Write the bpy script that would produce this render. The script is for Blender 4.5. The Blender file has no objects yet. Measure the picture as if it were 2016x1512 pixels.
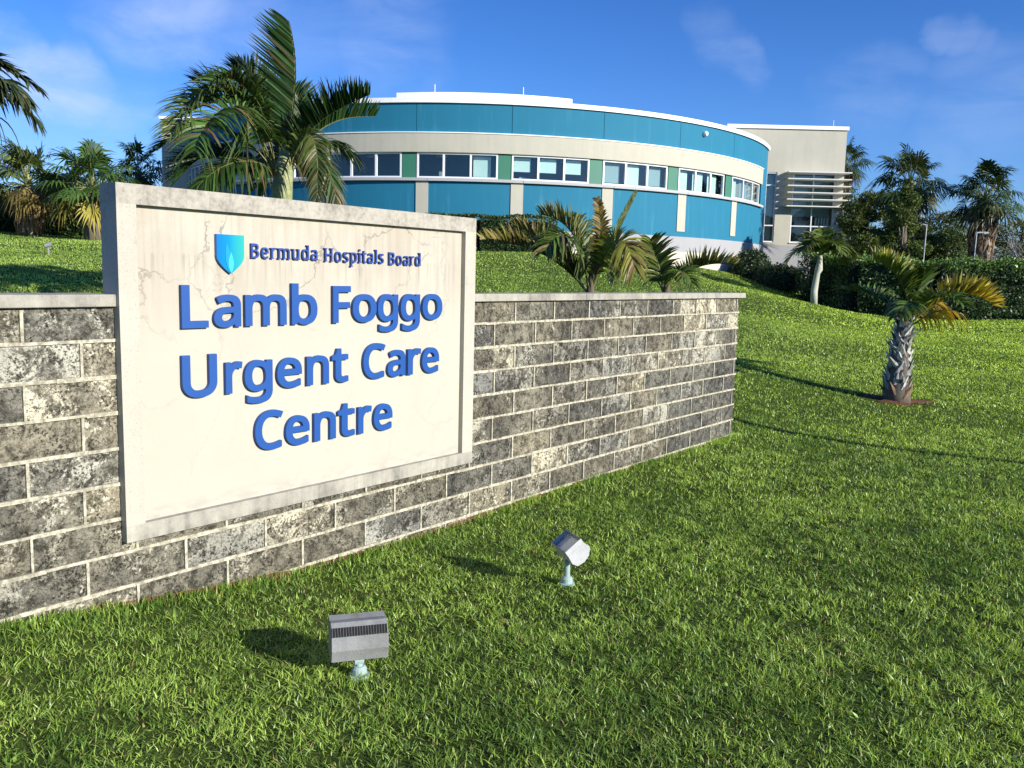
import bpy, math, random, json
import numpy as np
from mathutils import Vector, Matrix

random.seed(7)
rng = np.random.default_rng(11)
scene = bpy.context.scene
COL = scene.collection

# ------------------------------------------------------------------ camera
EYE = 1.75
FPX, PITCH, ROLL = 1700.0, 0.1253, 0.0242
cam = bpy.data.cameras.new("camera")
cam.sensor_width = 36.0
cam.lens = FPX / 2016 * 36.0
cam.clip_start = 0.05
cam.clip_end = 3000
camo = bpy.data.objects.new("camera", cam)
COL.objects.link(camo)
_F = Vector((0, math.cos(PITCH), -math.sin(PITCH)))
_U = Vector((0, math.sin(PITCH), math.cos(PITCH)))
_R = Vector((1, 0, 0))
_Rt = _R * math.cos(ROLL) + _U * math.sin(ROLL)
_Up = _U * math.cos(ROLL) - _R * math.sin(ROLL)
m = Matrix((( _Rt.x, _Up.x, -_F.x, 0), (_Rt.y, _Up.y, -_F.y, 0), (_Rt.z, _Up.z, -_F.z, EYE), (0, 0, 0, 1)))
camo.matrix_world = m
scene.camera = camo

# ------------------------------------------------------------------ world, sun, exposure
SUN_EL = math.radians(20.5)
SUN_H = Vector((0.82, -0.57, 0)).normalized()
SUN_AZ = math.atan2(SUN_H.x, SUN_H.y)
world = bpy.data.worlds.new("World")
scene.world = world
world.use_nodes = True
wt = world.node_tree
wt.nodes.clear()
def N(t, typ, **kw):
    n = t.nodes.new(typ)
    for k, v in kw.items():
        setattr(n, k, v)
    return n
w_out = N(wt, 'ShaderNodeOutputWorld')
w_bg = N(wt, 'ShaderNodeBackground')
w_bg.inputs[1].default_value = 0.105
sky = N(wt, 'ShaderNodeTexSky', sky_type='NISHITA')
sky.sun_disc = False
sky.sun_elevation = SUN_EL
sky.sun_rotation = SUN_AZ
sky.altitude = 20
sky.air_density = 1.25
sky.dust_density = 0.15
sky.ozone_density = 4.0
hs = N(wt, 'ShaderNodeHueSaturation')
hs.inputs['Saturation'].default_value = 1.06
hs.inputs['Value'].default_value = 1.0
wtint = N(wt, 'ShaderNodeMix', data_type='RGBA', blend_type='MULTIPLY')
wtint.inputs[0].default_value = 1
wtint.inputs[7].default_value = (.41, .575, 1.0, 1)
wt.links.new(sky.outputs[0], wtint.inputs[6])
wt.links.new(wtint.outputs[2], hs.inputs['Color'])
wsep = N(wt, 'ShaderNodeSeparateXYZ'); wtc = N(wt, 'ShaderNodeTexCoord'); wt.links.new(wtc.outputs['Generated'], wsep.inputs[0])
wgr = N(wt, 'ShaderNodeMapRange'); wgr.inputs['From Min'].default_value = .08; wgr.inputs['From Max'].default_value = .30
wgr.inputs['To Min'].default_value = 1.26; wgr.inputs['To Max'].default_value = 1.0
wt.links.new(wsep.outputs[2], wgr.inputs['Value']); wt.links.new(wgr.outputs[0], hs.inputs['Value'])
tc = N(wt, 'ShaderNodeTexCoord')
wn1 = N(wt, 'ShaderNodeTexNoise'); wn1.inputs['Scale'].default_value = 7; wn1.inputs['Detail'].default_value = 5
wt.links.new(tc.outputs['Generated'], wn1.inputs['Vector'])
wsub = N(wt, 'ShaderNodeVectorMath', operation='SUBTRACT'); wt.links.new(wn1.outputs['Color'], wsub.inputs[0]); wsub.inputs[1].default_value = (.5, .5, .5)
wadd = N(wt, 'ShaderNodeVectorMath', operation='MULTIPLY_ADD'); wt.links.new(wsub.outputs[0], wadd.inputs[0]); wadd.inputs[1].default_value = (.16, .16, .16)
wt.links.new(tc.outputs['Generated'], wadd.inputs[2])
def dir_blob(d, lo, hi):
    """soft patch of sky round direction d"""
    dp = N(wt, 'ShaderNodeVectorMath', operation='DOT_PRODUCT')
    nz = N(wt, 'ShaderNodeVectorMath', operation='NORMALIZE')
    wt.links.new(wadd.outputs[0], nz.inputs[0])
    wt.links.new(nz.outputs[0], dp.inputs[0])
    dp.inputs[1].default_value = Vector(d).normalized()
    mr = N(wt, 'ShaderNodeMapRange', interpolation_type='SMOOTHSTEP')
    mr.inputs['From Min'].default_value = math.cos(math.radians(lo))
    mr.inputs['From Max'].default_value = math.cos(math.radians(hi))
    wt.links.new(dp.outputs['Value'], mr.inputs['Value'])
    return mr.outputs[0]
def wmath(op, a, b):
    n = N(wt, 'ShaderNodeMath', operation=op)
    for i, v in enumerate((a, b)):
        if isinstance(v, (int, float)):
            n.inputs[i].default_value = v
        else:
            wt.links.new(v, n.inputs[i])
    return n.outputs[0]
def px_dir(x, y):
    return _F + _Rt * ((x - 1008) / FPX) - _Up * ((y - 756) / FPX)
clouds = None
for (x, y, r0, r1, k) in ((40, 90, 3.0, 0, .6), (110, 130, 3.0, 0, .64), (175, 165, 2.6, 0, .55), (240, 200, 2.8, 0, .3),
                          (330, 5, 5, 0, .42), (430, 30, 4.5, 0, .26), (760, 60, 5, 0, .2), (1455, 125, 2.0, 0, .17), (1425, 85, 1.6, 0, .12),
                          (1860, 48, 1.5, 0, .18), (1905, 58, 1.5, 0, .18), (1950, 66, 1.3, 0, .14), (1730, 180, 4, 0, .14), (130, 240, 7, 0, .14), (560, 20, 7, 0, .14), (1960, 200, 5, 0, .18)):
    s = wmath('MULTIPLY', dir_blob(px_dir(x, y), r0, r1), k)
    clouds = s if clouds is None else wmath('MAXIMUM', clouds, s)
cmap = N(wt, 'ShaderNodeMapping')
cmap.inputs['Scale'].default_value = (9, 6, 26)
cmap.inputs['Rotation'].default_value = (0.1, 0.35, 0)
wt.links.new(tc.outputs['Generated'], cmap.inputs[0])
cn = N(wt, 'ShaderNodeTexNoise')
cn.inputs['Scale'].default_value = 1.0
cn.inputs['Detail'].default_value = 7
cn.inputs['Roughness'].default_value = .55
cn.inputs['Distortion'].default_value = .5
wt.links.new(cmap.outputs[0], cn.inputs['Vector'])
cr_ = N(wt, 'ShaderNodeMapRange', interpolation_type='SMOOTHSTEP')
cr_.inputs['From Min'].default_value = .25
cr_.inputs['From Max'].default_value = .75
wt.links.new(cn.outputs[0], cr_.inputs['Value'])
cfac = wmath('MULTIPLY', clouds, wmath('ADD', wmath('MULTIPLY', cr_.outputs[0], .95), .12))
wmix = N(wt, 'ShaderNodeMix', data_type='RGBA')
wt.links.new(cfac, wmix.inputs[0])
wt.links.new(hs.outputs[0], wmix.inputs[6])
wmix.inputs[7].default_value = (4.6, 5.4, 7.2, 1)
wt.links.new(wmix.outputs[2], w_bg.inputs[0])
wt.links.new(w_bg.outputs[0], w_out.inputs[0])

sun = bpy.data.lights.new("sun", 'SUN')
sun.energy = 5.0
sun.angle = math.radians(0.5)
sun.color = (1.0, 0.95, 0.85)
suno = bpy.data.objects.new("sun", sun)
COL.objects.link(suno)
to_sun = Vector((SUN_H.x * math.cos(SUN_EL), SUN_H.y * math.cos(SUN_EL), math.sin(SUN_EL)))
suno.rotation_euler = to_sun.to_track_quat('Z', 'Y').to_euler()
suno.location = (20, -20, 20)
scene.view_settings.view_transform = 'Standard'
scene.view_settings.look = 'None'
scene.view_settings.exposure = 0.58
scene.view_settings.gamma = 1.0
scene.render.film_transparent = False
scene.cycles.max_bounces = 8
scene.cycles.transparent_max_bounces = 12

# ------------------------------------------------------------------ object helpers
def tag(o, label=None, cat=None, group=None, kind=None):
    if label: o['label'] = label
    if cat: o['category'] = cat
    if group: o['group'] = group
    if kind: o['kind'] = kind
    return o
def thing(name, loc, label, cat, group=None):
    o = bpy.data.objects.new(name, None)
    o.empty_display_size = .2
    o.location = loc
    COL.objects.link(o)
    return tag(o, label, cat, group)
def origin_of(o):
    v = Vector((0, 0, 0))
    while o is not None:
        v = v + o.location
        o = o.parent
    return v
class MB:
    """collects geometry in world coordinates"""
    def __init__(s):
        s.v = []; s.f = []; s.n = 0; s.c = []
    def add(s, verts, faces, col=None):
        verts = np.asarray(verts, float).reshape(-1, 3)
        s.v.append(verts)
        for f in faces:
            s.f.append([i + s.n for i in f])
        s.n += len(verts)
        s.c.append(np.tile(np.array(col if col is not None else (1, 1, 1), float)[:3], (len(verts), 1)) if np.ndim(col) < 2 else np.asarray(col, float))
        return s
    def quads(s, verts, q, col=None):
        verts = np.asarray(verts, float).reshape(-1, 3)
        s.v.append(verts)
        s.f.extend((np.asarray(q) + s.n).tolist())
        s.n += len(verts)
        s.c.append(np.tile(np.array(col if col is not None else (1, 1, 1), float)[:3], (len(verts), 1)) if np.ndim(col) < 2 else np.asarray(col, float))
        return s
    def box(s, x0, x1, y0, y1, z0, z1, col=None):
        v = [(x, y, z) for z in (z0, z1) for y in (y0, y1) for x in (x0, x1)]
        return s.add(v, [(0, 2, 3, 1), (4, 5, 7, 6), (0, 1, 5, 4), (2, 6, 7, 3), (0, 4, 6, 2), (1, 3, 7, 5)], col)
    def hexa(s, pts, col=None):
        """8 points: bottom 4 ccw, top 4 ccw"""
        return s.add(pts, [(3, 2, 1, 0), (4, 5, 6, 7), (0, 1, 5, 4), (1, 2, 6, 5), (2, 3, 7, 6), (3, 0, 4, 7)], col)
    def tube(s, pts, rad, n=8, col=None, cap=True):
        pts = [Vector(p) for p in pts]
        if not hasattr(rad, '__len__'):
            rad = [rad] * len(pts)
        vs = []; ref = Vector((0.31, 0.17, 1)).normalized()
        for i, p in enumerate(pts):
            t = (pts[min(i + 1, len(pts) - 1)] - pts[max(i - 1, 0)]).normalized()
            r_ = ref if abs(t.dot(ref)) < .95 else Vector((1, 0, 0))
            a = t.cross(r_).normalized(); b = t.cross(a)
            for k in range(n):
                an = 2 * math.pi * k / n
                vs.append(p + (a * math.cos(an) + b * math.sin(an)) * rad[i])
        fs = []
        for i in range(len(pts) - 1):
            for k in range(n):
                fs.append((i * n + k, i * n + (k + 1) % n, (i + 1) * n + (k + 1) % n, (i + 1) * n + k))
        if cap:
            fs.append(tuple(range(n))[::-1]); fs.append(tuple((len(pts) - 1) * n + k for k in range(n)))
        return s.add([tuple(v) for v in vs], fs, col)
    def build(s, name, mat, parent=None, smooth=False, bevel=0.0, label=None, recalc=True):
        me = bpy.data.meshes.new(name)
        V = np.concatenate(s.v) if s.v else np.zeros((0, 3))
        off = origin_of(parent) if parent else Vector((0, 0, 0))
        if parent is None:
            off = Vector((float(V[:, 0].mean()), float(V[:, 1].mean()), float(V[:, 2].min())))
        V = V - np.array(off)
        sizes = np.array([len(f) for f in s.f])
        me.vertices.add(len(V)); me.vertices.foreach_set('co', V.ravel().astype(np.float32))
        loops = np.fromiter((i for f in s.f for i in f), dtype=np.int32, count=int(sizes.sum()))
        me.loops.add(len(loops)); me.loops.foreach_set('vertex_index', loops)
        me.polygons.add(len(sizes))
        st = np.concatenate([[0], np.cumsum(sizes)[:-1]]).astype(np.int32)
        me.polygons.foreach_set('loop_start', st)
        me.update(calc_edges=True)
        ca = me.color_attributes.new('tint', 'FLOAT_COLOR', 'POINT')
        cc = np.ones((len(V), 4), np.float32); cc[:, :3] = np.concatenate(s.c)
        ca.data.foreach_set('color', cc.ravel())
        me.polygons.foreach_set('use_smooth', np.full(len(sizes), bool(smooth)))
        me.materials.append(mat)
        me.validate()
        o = bpy.data.objects.new(name, me)
        COL.objects.link(o)
        if parent is None:
            o.location = off
        else:
            o.parent = parent
        if bevel:
            b = o.modifiers.new('bevel', 'BEVEL'); b.width = bevel; b.segments = 2; b.limit_method = 'ANGLE'
        if label: o['label'] = label
        return o

# ------------------------------------------------------------------ material helpers
def new_mat(name):
    mt = bpy.data.materials.new(name); mt.use_nodes = True
    t = mt.node_tree; t.nodes.clear()
    out = N(t, 'ShaderNodeOutputMaterial')
    return mt, t, out
def setin(t, sock, v):
    if isinstance(v, (int, float)): sock.default_value = v
    elif isinstance(v, (tuple, list)): sock.default_value = tuple(v) + ((1,) if len(v) == 3 and len(sock.default_value) == 4 else ())
    else: t.links.new(v, sock)
def noise(t, scale, detail=4, rough=.55, vec=None, dist=0, out=0):
    n = N(t, 'ShaderNodeTexNoise'); n.inputs['Scale'].default_value = scale; n.inputs['Detail'].default_value = detail
    n.inputs['Roughness'].default_value = rough; n.inputs['Distortion'].default_value = dist
    if vec is not None: t.links.new(vec, n.inputs['Vector'])
    return n.outputs[out]
def coord(t, scale=(1, 1, 1), rot=(0, 0, 0)):
    c = N(t, 'ShaderNodeTexCoord'); mp = N(t, 'ShaderNodeMapping')
    mp.inputs['Scale'].default_value = scale; mp.inputs['Rotation'].default_value = rot
    t.links.new(c.outputs['Object'], mp.inputs[0]); return mp.outputs[0]
def ramp(t, fac, stops):
    r = N(t, 'ShaderNodeValToRGB')
    e = r.color_ramp.elements
    while len(e) < len(stops): e.new(.5)
    for i, (p, c) in enumerate(stops):
        e[i].position = p; e[i].color = tuple(c) + (1,) if len(c) == 3 else c
    t.links.new(fac, r.inputs[0]); return r.outputs[0]
def step(t, fac, lo, hi):
    r = N(t, 'ShaderNodeMapRange', interpolation_type='SMOOTHSTEP')
    r.inputs['From Min'].default_value = lo; r.inputs['From Max'].default_value = hi
    t.links.new(fac, r.inputs['Value']); return r.outputs[0]
def mix(t, fac, a, b, blend='MIX'):
    n = N(t, 'ShaderNodeMix', data_type='RGBA', blend_type=blend)
    setin(t, n.inputs[0], fac); setin(t, n.inputs[6], a); setin(t, n.inputs[7], b)
    return n.outputs[2]
def mth(t, op, a, b=0.0):
    n = N(t, 'ShaderNodeMath', operation=op); setin(t, n.inputs[0], a); setin(t, n.inputs[1], b); return n.outputs[0]
def attr(t, name='tint'):
    a = N(t, 'ShaderNodeAttribute'); a.attribute_name = name; return a.outputs['Color']
def bump(t, h, strength=.5, dist=.01):
    b = N(t, 'ShaderNodeBump'); b.inputs['Strength'].default_value = strength; b.inputs['Distance'].default_value = dist
    t.links.new(h, b.inputs['Height']); return b.outputs[0]
def principled(t, out, col, rough=.8, metal=0, spec=.5, nrm=None):
    p = N(t, 'ShaderNodeBsdfPrincipled')
    setin(t, p.inputs['Base Color'], col); setin(t, p.inputs['Roughness'], rough); setin(t, p.inputs['Metallic'], metal)
    p.inputs['Specular IOR Level'].default_value = spec
    if nrm is not None: t.links.new(nrm, p.inputs['Normal'])
    t.links.new(p.outputs[0], out.inputs[0]); return p
def leaf_mat(name, base, trans=.35, rough=.45, spec=.35, vary=.25, nscale=3):
    mt, t, out = new_mat(name)
    n = noise(t, nscale, 3, vec=coord(t))
    c = mix(t, 1.0, base, attr(t), 'MULTIPLY')
    v = N(t, 'ShaderNodeHueSaturation'); setin(t, v.inputs['Color'], c)
    setin(t, v.inputs['Value'], mth(t, 'ADD', mth(t, 'MULTIPLY', n, 2 * vary), 1 - vary))
    c = v.outputs[0]
    p = N(t, 'ShaderNodeBsdfPrincipled'); setin(t, p.inputs['Base Color'], c)
    p.inputs['Roughness'].default_value = rough; p.inputs['Specular IOR Level'].default_value = spec
    tr = N(t, 'ShaderNodeBsdfTranslucent')
    setin(t, tr.inputs[0], mix(t, 1.0, c, (1.25, 1.15, .5), 'MULTIPLY'))
    ms = N(t, 'ShaderNodeMixShader'); ms.inputs[0].default_value = trans
    t.links.new(p.outputs[0], ms.inputs[1]); t.links.new(tr.outputs[0], ms.inputs[2]); t.links.new(ms.outputs[0], out.inputs[0])
    return mt
def painted(name, base, streak=.15, bumpy=.15, rough=.85, dirt=(.25, .23, .2), dirtamt=.2):
    """rendered, painted masonry with rain streaks and blotches"""
    mt, t, out = new_mat(name)
    n1 = noise(t, 1.3, 6, .6, coord(t)); n2 = noise(t, 1.0, 5, .6, coord(t, (5, 5, .35))); n3 = noise(t, 60, 3, .6, coord(t))
    v = mth(t, 'ADD', 1 - streak, mth(t, 'MULTIPLY', mth(t, 'ADD', n1, n2), streak))
    h = N(t, 'ShaderNodeHueSaturation'); setin(t, h.inputs['Color'], base); setin(t, h.inputs['Value'], v)
    c = mix(t, mth(t, 'MULTIPLY', step(t, n2, .55, .8), dirtamt), h.outputs[0], dirt)
    principled(t, out, c, rough, nrm=bump(t, n3, bumpy, .01)); return mt
def plain(name, col, rough=.5, metal=0, spec=.5, nz=.1):
    mt, t, out = new_mat(name)
    n = noise(t, 9, 4, .6, coord(t))
    h = N(t, 'ShaderNodeHueSaturation'); setin(t, h.inputs['Color'], col); setin(t, h.inputs['Value'], mth(t, 'ADD', 1 - nz, mth(t, 'MULTIPLY', n, 2 * nz)))
    principled(t, out, h.outputs[0], rough, metal, spec, bump(t, noise(t, 40, 3), .06, .01)); return mt

# ------------------------------------------------------------------ wall frame
WA = 0.6639
WDIST = 4.0296
wd = np.array([math.sin(WA), math.cos(WA), 0.0])
wn = np.array([math.cos(WA), -math.sin(WA), 0.0])      # outward, towards the lawn in front
def W(s, off, z):
    return wd * s - wn * (WDIST - off) + np.array([0, 0, z])
def wbox(mb, s0, s1, o0, o1, z0, z1, col=None):
    return mb.hexa([W(s0, o1, z0), W(s1, o1, z0), W(s1, o0, z0), W(s0, o0, z0), W(s0, o1, z1), W(s1, o1, z1), W(s1, o0, z1), W(s0, o0, z1)], col)

# ------------------------------------------------------------------ terrain
def P_on_wall(s, off): p = W(s, off, 0); return (p[0], p[1])
CT = [(0, 0, 0), (0, 2.2, .02), (-2.5, 1.5, .12), (3, 3, 0), (6, 4, 0), (-.64, 3.59, -.01), (.34, 4.8, 0), (3, 7, -.01), (5.8, 12.9, 0), (8, 8, 0), (14, 9, .05), (10, 18, .14),
      (4.5, 12, .02), (3.4, 12, .1), (14, 24, .3), (4.5, 17, .42), (6, 22, .62), (8.5, 24, .45), (5, 28, 1.2), (8.3, 31, 1.2), (11.6, 34, .95), (12.0, 39, 1.5), (11.0, 42.3, 2.0), (12.39, 36, .83), (12.9, 32, .57), (18.85, 32, .56), (16, 28, .45), (26, 32, .6), (17.5, 47.5, 1.6), (25, 47, 1.3),
      (7, 37, 2.1), (8.2, 38.5, 2.25), (-1.4, 32.6, 2.58), (3, 33.5, 2.5), (4, 28, 1.7), (0, 26, 1.9), (-1, 18, 1.2), (1, 11, .55), (2.1, 12, .5), (-3.73, 14, .95), (-10, 36, 2.8), (-17, 36, 2.83), (-21.2, 36, 3.0), (-30, 36, 3.1),
      (-12.8, 24, 2.0), (-9, 15, 1.2), (-20, 22, 1.9), (-6, 9, .5), (-8, 5, .35), (-15, 10, .8), (-20, 45, 3.1), (-2, 55, 2.6), (20, 60, 1.6), (40, 60, 1.3), (-40, 60, 3.2), (60, 20, .3), (-60, 20, 1.5), (0, -20, 0), (50, -20, 0), (-50, -20, .3), (0, 110, 2), (80, 110, 1.5), (-80, 110, 2.5)]
for s_, z_ in ((1.5, .13), (2.08, .05), (2.8, -.03), (3.6, -.07), (4.28, -.08), (5.1, -.05), (6.6, -.045), (7.6, -.035), (9.27, -.02), (0, .3)):
    q = P_on_wall(s_, .02); CT.append((q[0], q[1], z_))
for s_, z_ in ((9.6, .02), (8.5, .05), (6, .1), (3, .15), (1, .35)):
    q = P_on_wall(s_, -1.0); CT.append((q[0], q[1], z_ + .08))
CT = np.array(CT)
def _U2(r2): return np.where(r2 > 1e-12, r2 * np.log(np.maximum(r2, 1e-12)) * .5, 0)
_K = _U2(((CT[:, None, :2] - CT[None, :, :2]) ** 2).sum(-1)) + np.eye(len(CT)) * .6
_Pm = np.c_[np.ones(len(CT)), CT[:, :2]]
_A = np.block([[_K, _Pm], [_Pm.T, np.zeros((3, 3))]])
_w = np.linalg.solve(_A, np.r_[CT[:, 2], 0, 0, 0])
def ground_z(x, y):
    x = np.asarray(x, float); y = np.asarray(y, float); sh = x.shape
    X = x.ravel(); Y = y.ravel(); out = np.zeros(len(X))
    for i in range(0, len(X), 40000):
        a = X[i:i + 40000]; b = Y[i:i + 40000]
        k = _U2((a[:, None] - CT[None, :, 0]) ** 2 + (b[:, None] - CT[None, :, 1]) ** 2)
        out[i:i + 40000] = k @ _w[:-3] + _w[-3] + _w[-2] * a + _w[-1] * b
    # beyond the plot the land lies level
    r = np.hypot(X, Y - 20); f = np.clip((r - 60) / 40, 0, 1)
    out = out * (1 - f) + 1.2 * f
    return out.reshape(sh)
def gz(x, y): return float(ground_z(np.array([x]), np.array([y]))[0])

mt, t, out = new_mat("lawn_soil")
n1 = noise(t, .45, 5, .6, coord(t)); n2 = noise(t, 22, 6, .7, coord(t)); n3 = noise(t, 3.5, 5, .65, coord(t)); n4 = noise(t, 90, 3, .7, coord(t))
c = mix(t, step(t, n2, .3, .7), (.022, .036, .010), (.10, .15, .028))
c = mix(t, mth(t, 'MULTIPLY', step(t, n3, .45, .75), .5), c, (.13, .18, .035))
c = mix(t, mth(t, 'MULTIPLY', step(t, n1, .45, .7), .4), c, (.09, .135, .025))
c = mix(t, mth(t, 'MULTIPLY', step(t, n4, .6, .75), .3), c, (.10, .08, .03))
principled(t, out, c, .95, spec=.1, nrm=bump(t, mth(t, 'ADD', n2, mth(t, 'MULTIPLY', n4, .6)), .9, .06))
M_GROUND = mt
def axis(near0, near1, st, far, n):
    a = np.arange(near0, near1 + 1e-6, st); k = np.linspace(0, 1, n + 1)[1:] ** 2.2
    return np.r_[(near0 - k * (far + near0 * 1.0))[::-1], a, near1 + k * (far - near1)]
gx_ = axis(-24, 28, .3, 900, 26); gy_ = axis(-3, 54, .3, 900, 26)
GX, GY = np.meshgrid(gx_, gy_)
GZ = ground_z(GX, GY)
nx_, ny_ = len(gx_), len(gy_)
idx = np.arange(nx_ * ny_).reshape(ny_, nx_)
q = np.stack([idx[:-1, :-1], idx[:-1, 1:], idx[1:, 1:], idx[1:, :-1]], -1).reshape(-1, 4)
g = MB().quads(np.stack([GX, GY, GZ], -1).reshape(-1, 3), q).build('ground', M_GROUND, smooth=True)
tag(g, kind='structure')

# ------------------------------------------------------------------ grass blades
mt, t, out = new_mat("grass_blade")
c = attr(t)
p = N(t, 'ShaderNodeBsdfPrincipled'); setin(t, p.inputs['Base Color'], c); p.inputs['Roughness'].default_value = .38; p.inputs['Specular IOR Level'].default_value = .45
tr = N(t, 'ShaderNodeBsdfTranslucent'); setin(t, tr.inputs[0], mix(t, 1.0, c, (1.3, 1.2, .5), 'MULTIPLY'))
ms = N(t, 'ShaderNodeMixShader'); ms.inputs[0].default_value = .38
t.links.new(p.outputs[0], ms.inputs[1]); t.links.new(tr.outputs[0], ms.inputs[2]); t.links.new(ms.outputs[0], out.inputs[0])
M_GRASS = mt
def value_noise(x, y, sc, seed):
    r = np.random.default_rng(seed); T = r.random((64, 64))
    u = x * sc; v = y * sc; i = np.floor(u).astype(int); j = np.floor(v).astype(int); fu = u - i; fv = v - j
    fu = fu * fu * (3 - 2 * fu); fv = fv * fv * (3 - 2 * fv)
    g_ = lambda a, b: T[a % 64, b % 64]
    return (g_(i, j) * (1 - fu) + g_(i + 1, j) * fu) * (1 - fv) + (g_(i, j + 1) * (1 - fu) + g_(i + 1, j + 1) * fu) * fv
def wall_coords(x, y):
    return x * wd[0] + y * wd[1], x * wn[0] + y * wn[1] + WDIST     # s, off
def scatter(y0, y1, dens, keep):
    """random points on the lawn between two distances"""
    hw1 = y1 * .66 + 2.6
    n = int((y1 - y0) * 2 * hw1 * dens)
    x = rng.uniform(-hw1, hw1, n); y = rng.uniform(y0, y1, n)
    ok = np.abs(x) < y * .66 + 2.6
    s, off = wall_coords(x, y)
    ok &= ~((s < 9.30) & (off > -.24) & (off < .0))
    ok &= keep(x, y, s, off)
    return x[ok], y[ok]
def in_front(x, y, s, off): return (off > 0) | (s > 9.3)
PALM_R = (5.81, 12.93)
def bare(x, y):
    d = np.hypot((x - PALM_R[0]) / 1.15, (y - PALM_R[1] - .05) / .8)
    return d < .36 + .25 * value_noise(x, y, 5, 9)
GV, GC = [], []
def blades(x, y, h, w, lean, seedc):
    n = len(x); z = ground_z(x, y) - .006
    a = value_noise(x + 3, y + 3, 6.0, seedc + 5) * 14 + rng.normal(0, 1.8, n); face = a + rng.normal(0, .9, n)
    ln = np.abs(rng.normal(lean - .12, .42, n)); H = h * rng.uniform(.45, 1.25, n); Wd = w * rng.uniform(.6, 1.35, n)
    dx, dy = np.cos(a), np.sin(a); wx, wy = -np.sin(face), np.cos(face)
    base = np.stack([x, y, z], -1)
    def at(u, k):
        r = H * (u * ln * (.45 + .55 * u)); zz = H * u * (1 - .30 * ln * u)
        return base + np.stack([dx * r, dy * r, np.maximum(zz, 0.004)], -1), (Wd * k)
    rows = []
    for u, k in ((0, .75), (.5, 1.0), (1.0, .1)):
        p_, ww = at(u, k); wv = np.stack([wx * ww, wy * ww, 0 * ww], -1) * .5
        rows += [p_ - wv, p_ + wv]
    V = np.stack(rows, 1)
    pn = value_noise(x + 50, y, .9, seedc); pn2 = value_noise(x, y + 30, 4.5, seedc + 1)
    dry = value_noise(x + 9, y + 9, 2.2, seedc + 2)
    g1 = np.array([.085, .175, .026]); g2 = np.array([.48, .66, .13]); g3 = np.array([.46, .38, .16])
    far = np.clip((y - 9) / 8, 0, 1)
    k = np.clip(rng.normal(.42 + .1 * far, .34 - .20 * far, n) + (pn - .5) * .45 + (pn2 - .5) * (.6 - .4 * far), 0, 1)[:, None]
    c = g1 * (1 - k) + g2 * k
    isd = (rng.random(n) < (.035 + .18 * np.clip(dry - .66, 0, 1)) * np.clip(1.3 - y / 12, .12, 1))[:, None]
    c = np.where(isd, g3 * rng.uniform(.5, 1.1, (n, 1)), c)
    bank = np.clip((11 - x) / 5, 0, 1) * np.clip((y - 11) / 7, 0, 1)      # the bank behind the wall carries a darker turf
    c = c * (1 + (far * (1 - .85 * bank))[:, None] * np.array([.60, .52, .05]))
    C = np.repeat(c[:, None, :], 6, 1)
    GV.append(V.reshape(-1, 3)); GC.append(C.reshape(-1, 3))
zones = [(1.0, 4.2, 12500, .038, .0044, .9), (4.2, 7.0, 7500, .038, .0058, .85), (7.0, 11.0, 3300, .042, .008, .8), (11, 17, 1500, .042, .011, .75), (17, 26, 620, .045, .017, .65), (26, 42, 240, .05, .028, .6)]
for k, (a, b, d, h, w_, ln) in enumerate(zones):
    if a < 10:
        x, y = scatter(a, b, d, in_front)
    else:
        x, y = scatter(a, b, d, lambda x, y, s, off: (off > 0) | (s > 9.3) | (y > 15))
    ok = ~bare(x, y) & ~((np.hypot(x + 2.2, y - 51.6) < 16.6) & (y < 52))
    ok &= rng.random(len(x)) < np.clip(.10 + 1.25 * value_noise(x, y, 17, 3) * (.6 + .8 * value_noise(x, y, 5, 4)), 0, 1)
    x, y = x[ok], y[ok]
    blades(x, y, h * (0.7 + .6 * value_noise(x, y, 9.0, 5)), w_, ln, 21)
# taller tufts along the foot of the wall and round the lamps
s = rng.uniform(1.0, 9.4, 8000); off = np.abs(rng.normal(0, .05, 8000)) + .005
ok = rng.random(8000) < .25 + .75 * (value_noise(s, s * 0, 2.5, 66) > .45); s = s[ok]; off = off[ok]
q = wd[None] * s[:, None] - wn[None] * (WDIST - off)[:, None]
blades(q[:, 0], q[:, 1], .062, .0055, .45, 22)
n_tuft = 300
tx, ty = scatter(2.2, 9, 14, in_front)
for cx_, cy_ in zip(tx[:n_tuft], ty[:n_tuft]):
    k = 16; blades(cx_ + rng.normal(0, .012, k), cy_ + rng.normal(0, .012, k), .068, .0055, .9, 23)
for (ya, yb, dd, ww, hh) in ((2.2, 5, 46, .013, .030), (5, 9, 24, .015, .030)):      # clover and broad-leaved weeds
    tx, ty = scatter(ya, yb, dd, in_front)
    keep = value_noise(tx, ty, 1.6, 88) > .42
    for cx_, cy_ in zip(tx[keep], ty[keep]):
        k = 7; blades(cx_ + rng.normal(0, .02, k), cy_ + rng.normal(0, .02, k), hh, ww, 1.3, 25)
GVa = np.concatenate(GV); GCa = np.concatenate(GC)
nb = len(GVa) // 6
b6 = (np.arange(nb) * 6)[:, None]
gq = np.concatenate([b6 + np.array([[0, 1, 3, 2]]), b6 + np.array([[2, 3, 5, 4]])], 1).reshape(-1, 4)
me = bpy.data.meshes.new('lawn_grass')
me.vertices.add(len(GVa)); me.vertices.foreach_set('co', GVa.ravel().astype(np.float32))
me.loops.add(gq.size); me.loops.foreach_set('vertex_index', gq.ravel().astype(np.int32))
me.polygons.add(len(gq)); me.polygons.foreach_set('loop_start', (np.arange(len(gq)) * 4).astype(np.int32))
me.update(calc_edges=True)
ca = me.color_attributes.new('tint', 'FLOAT_COLOR', 'POINT'); cc = np.ones((len(GVa), 4), np.float32); cc[:, :3] = GCa
ca.data.foreach_set('color', cc.ravel())
me.polygons.foreach_set('use_smooth', np.zeros(len(gq), bool))
me.materials.append(M_GRASS)
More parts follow.
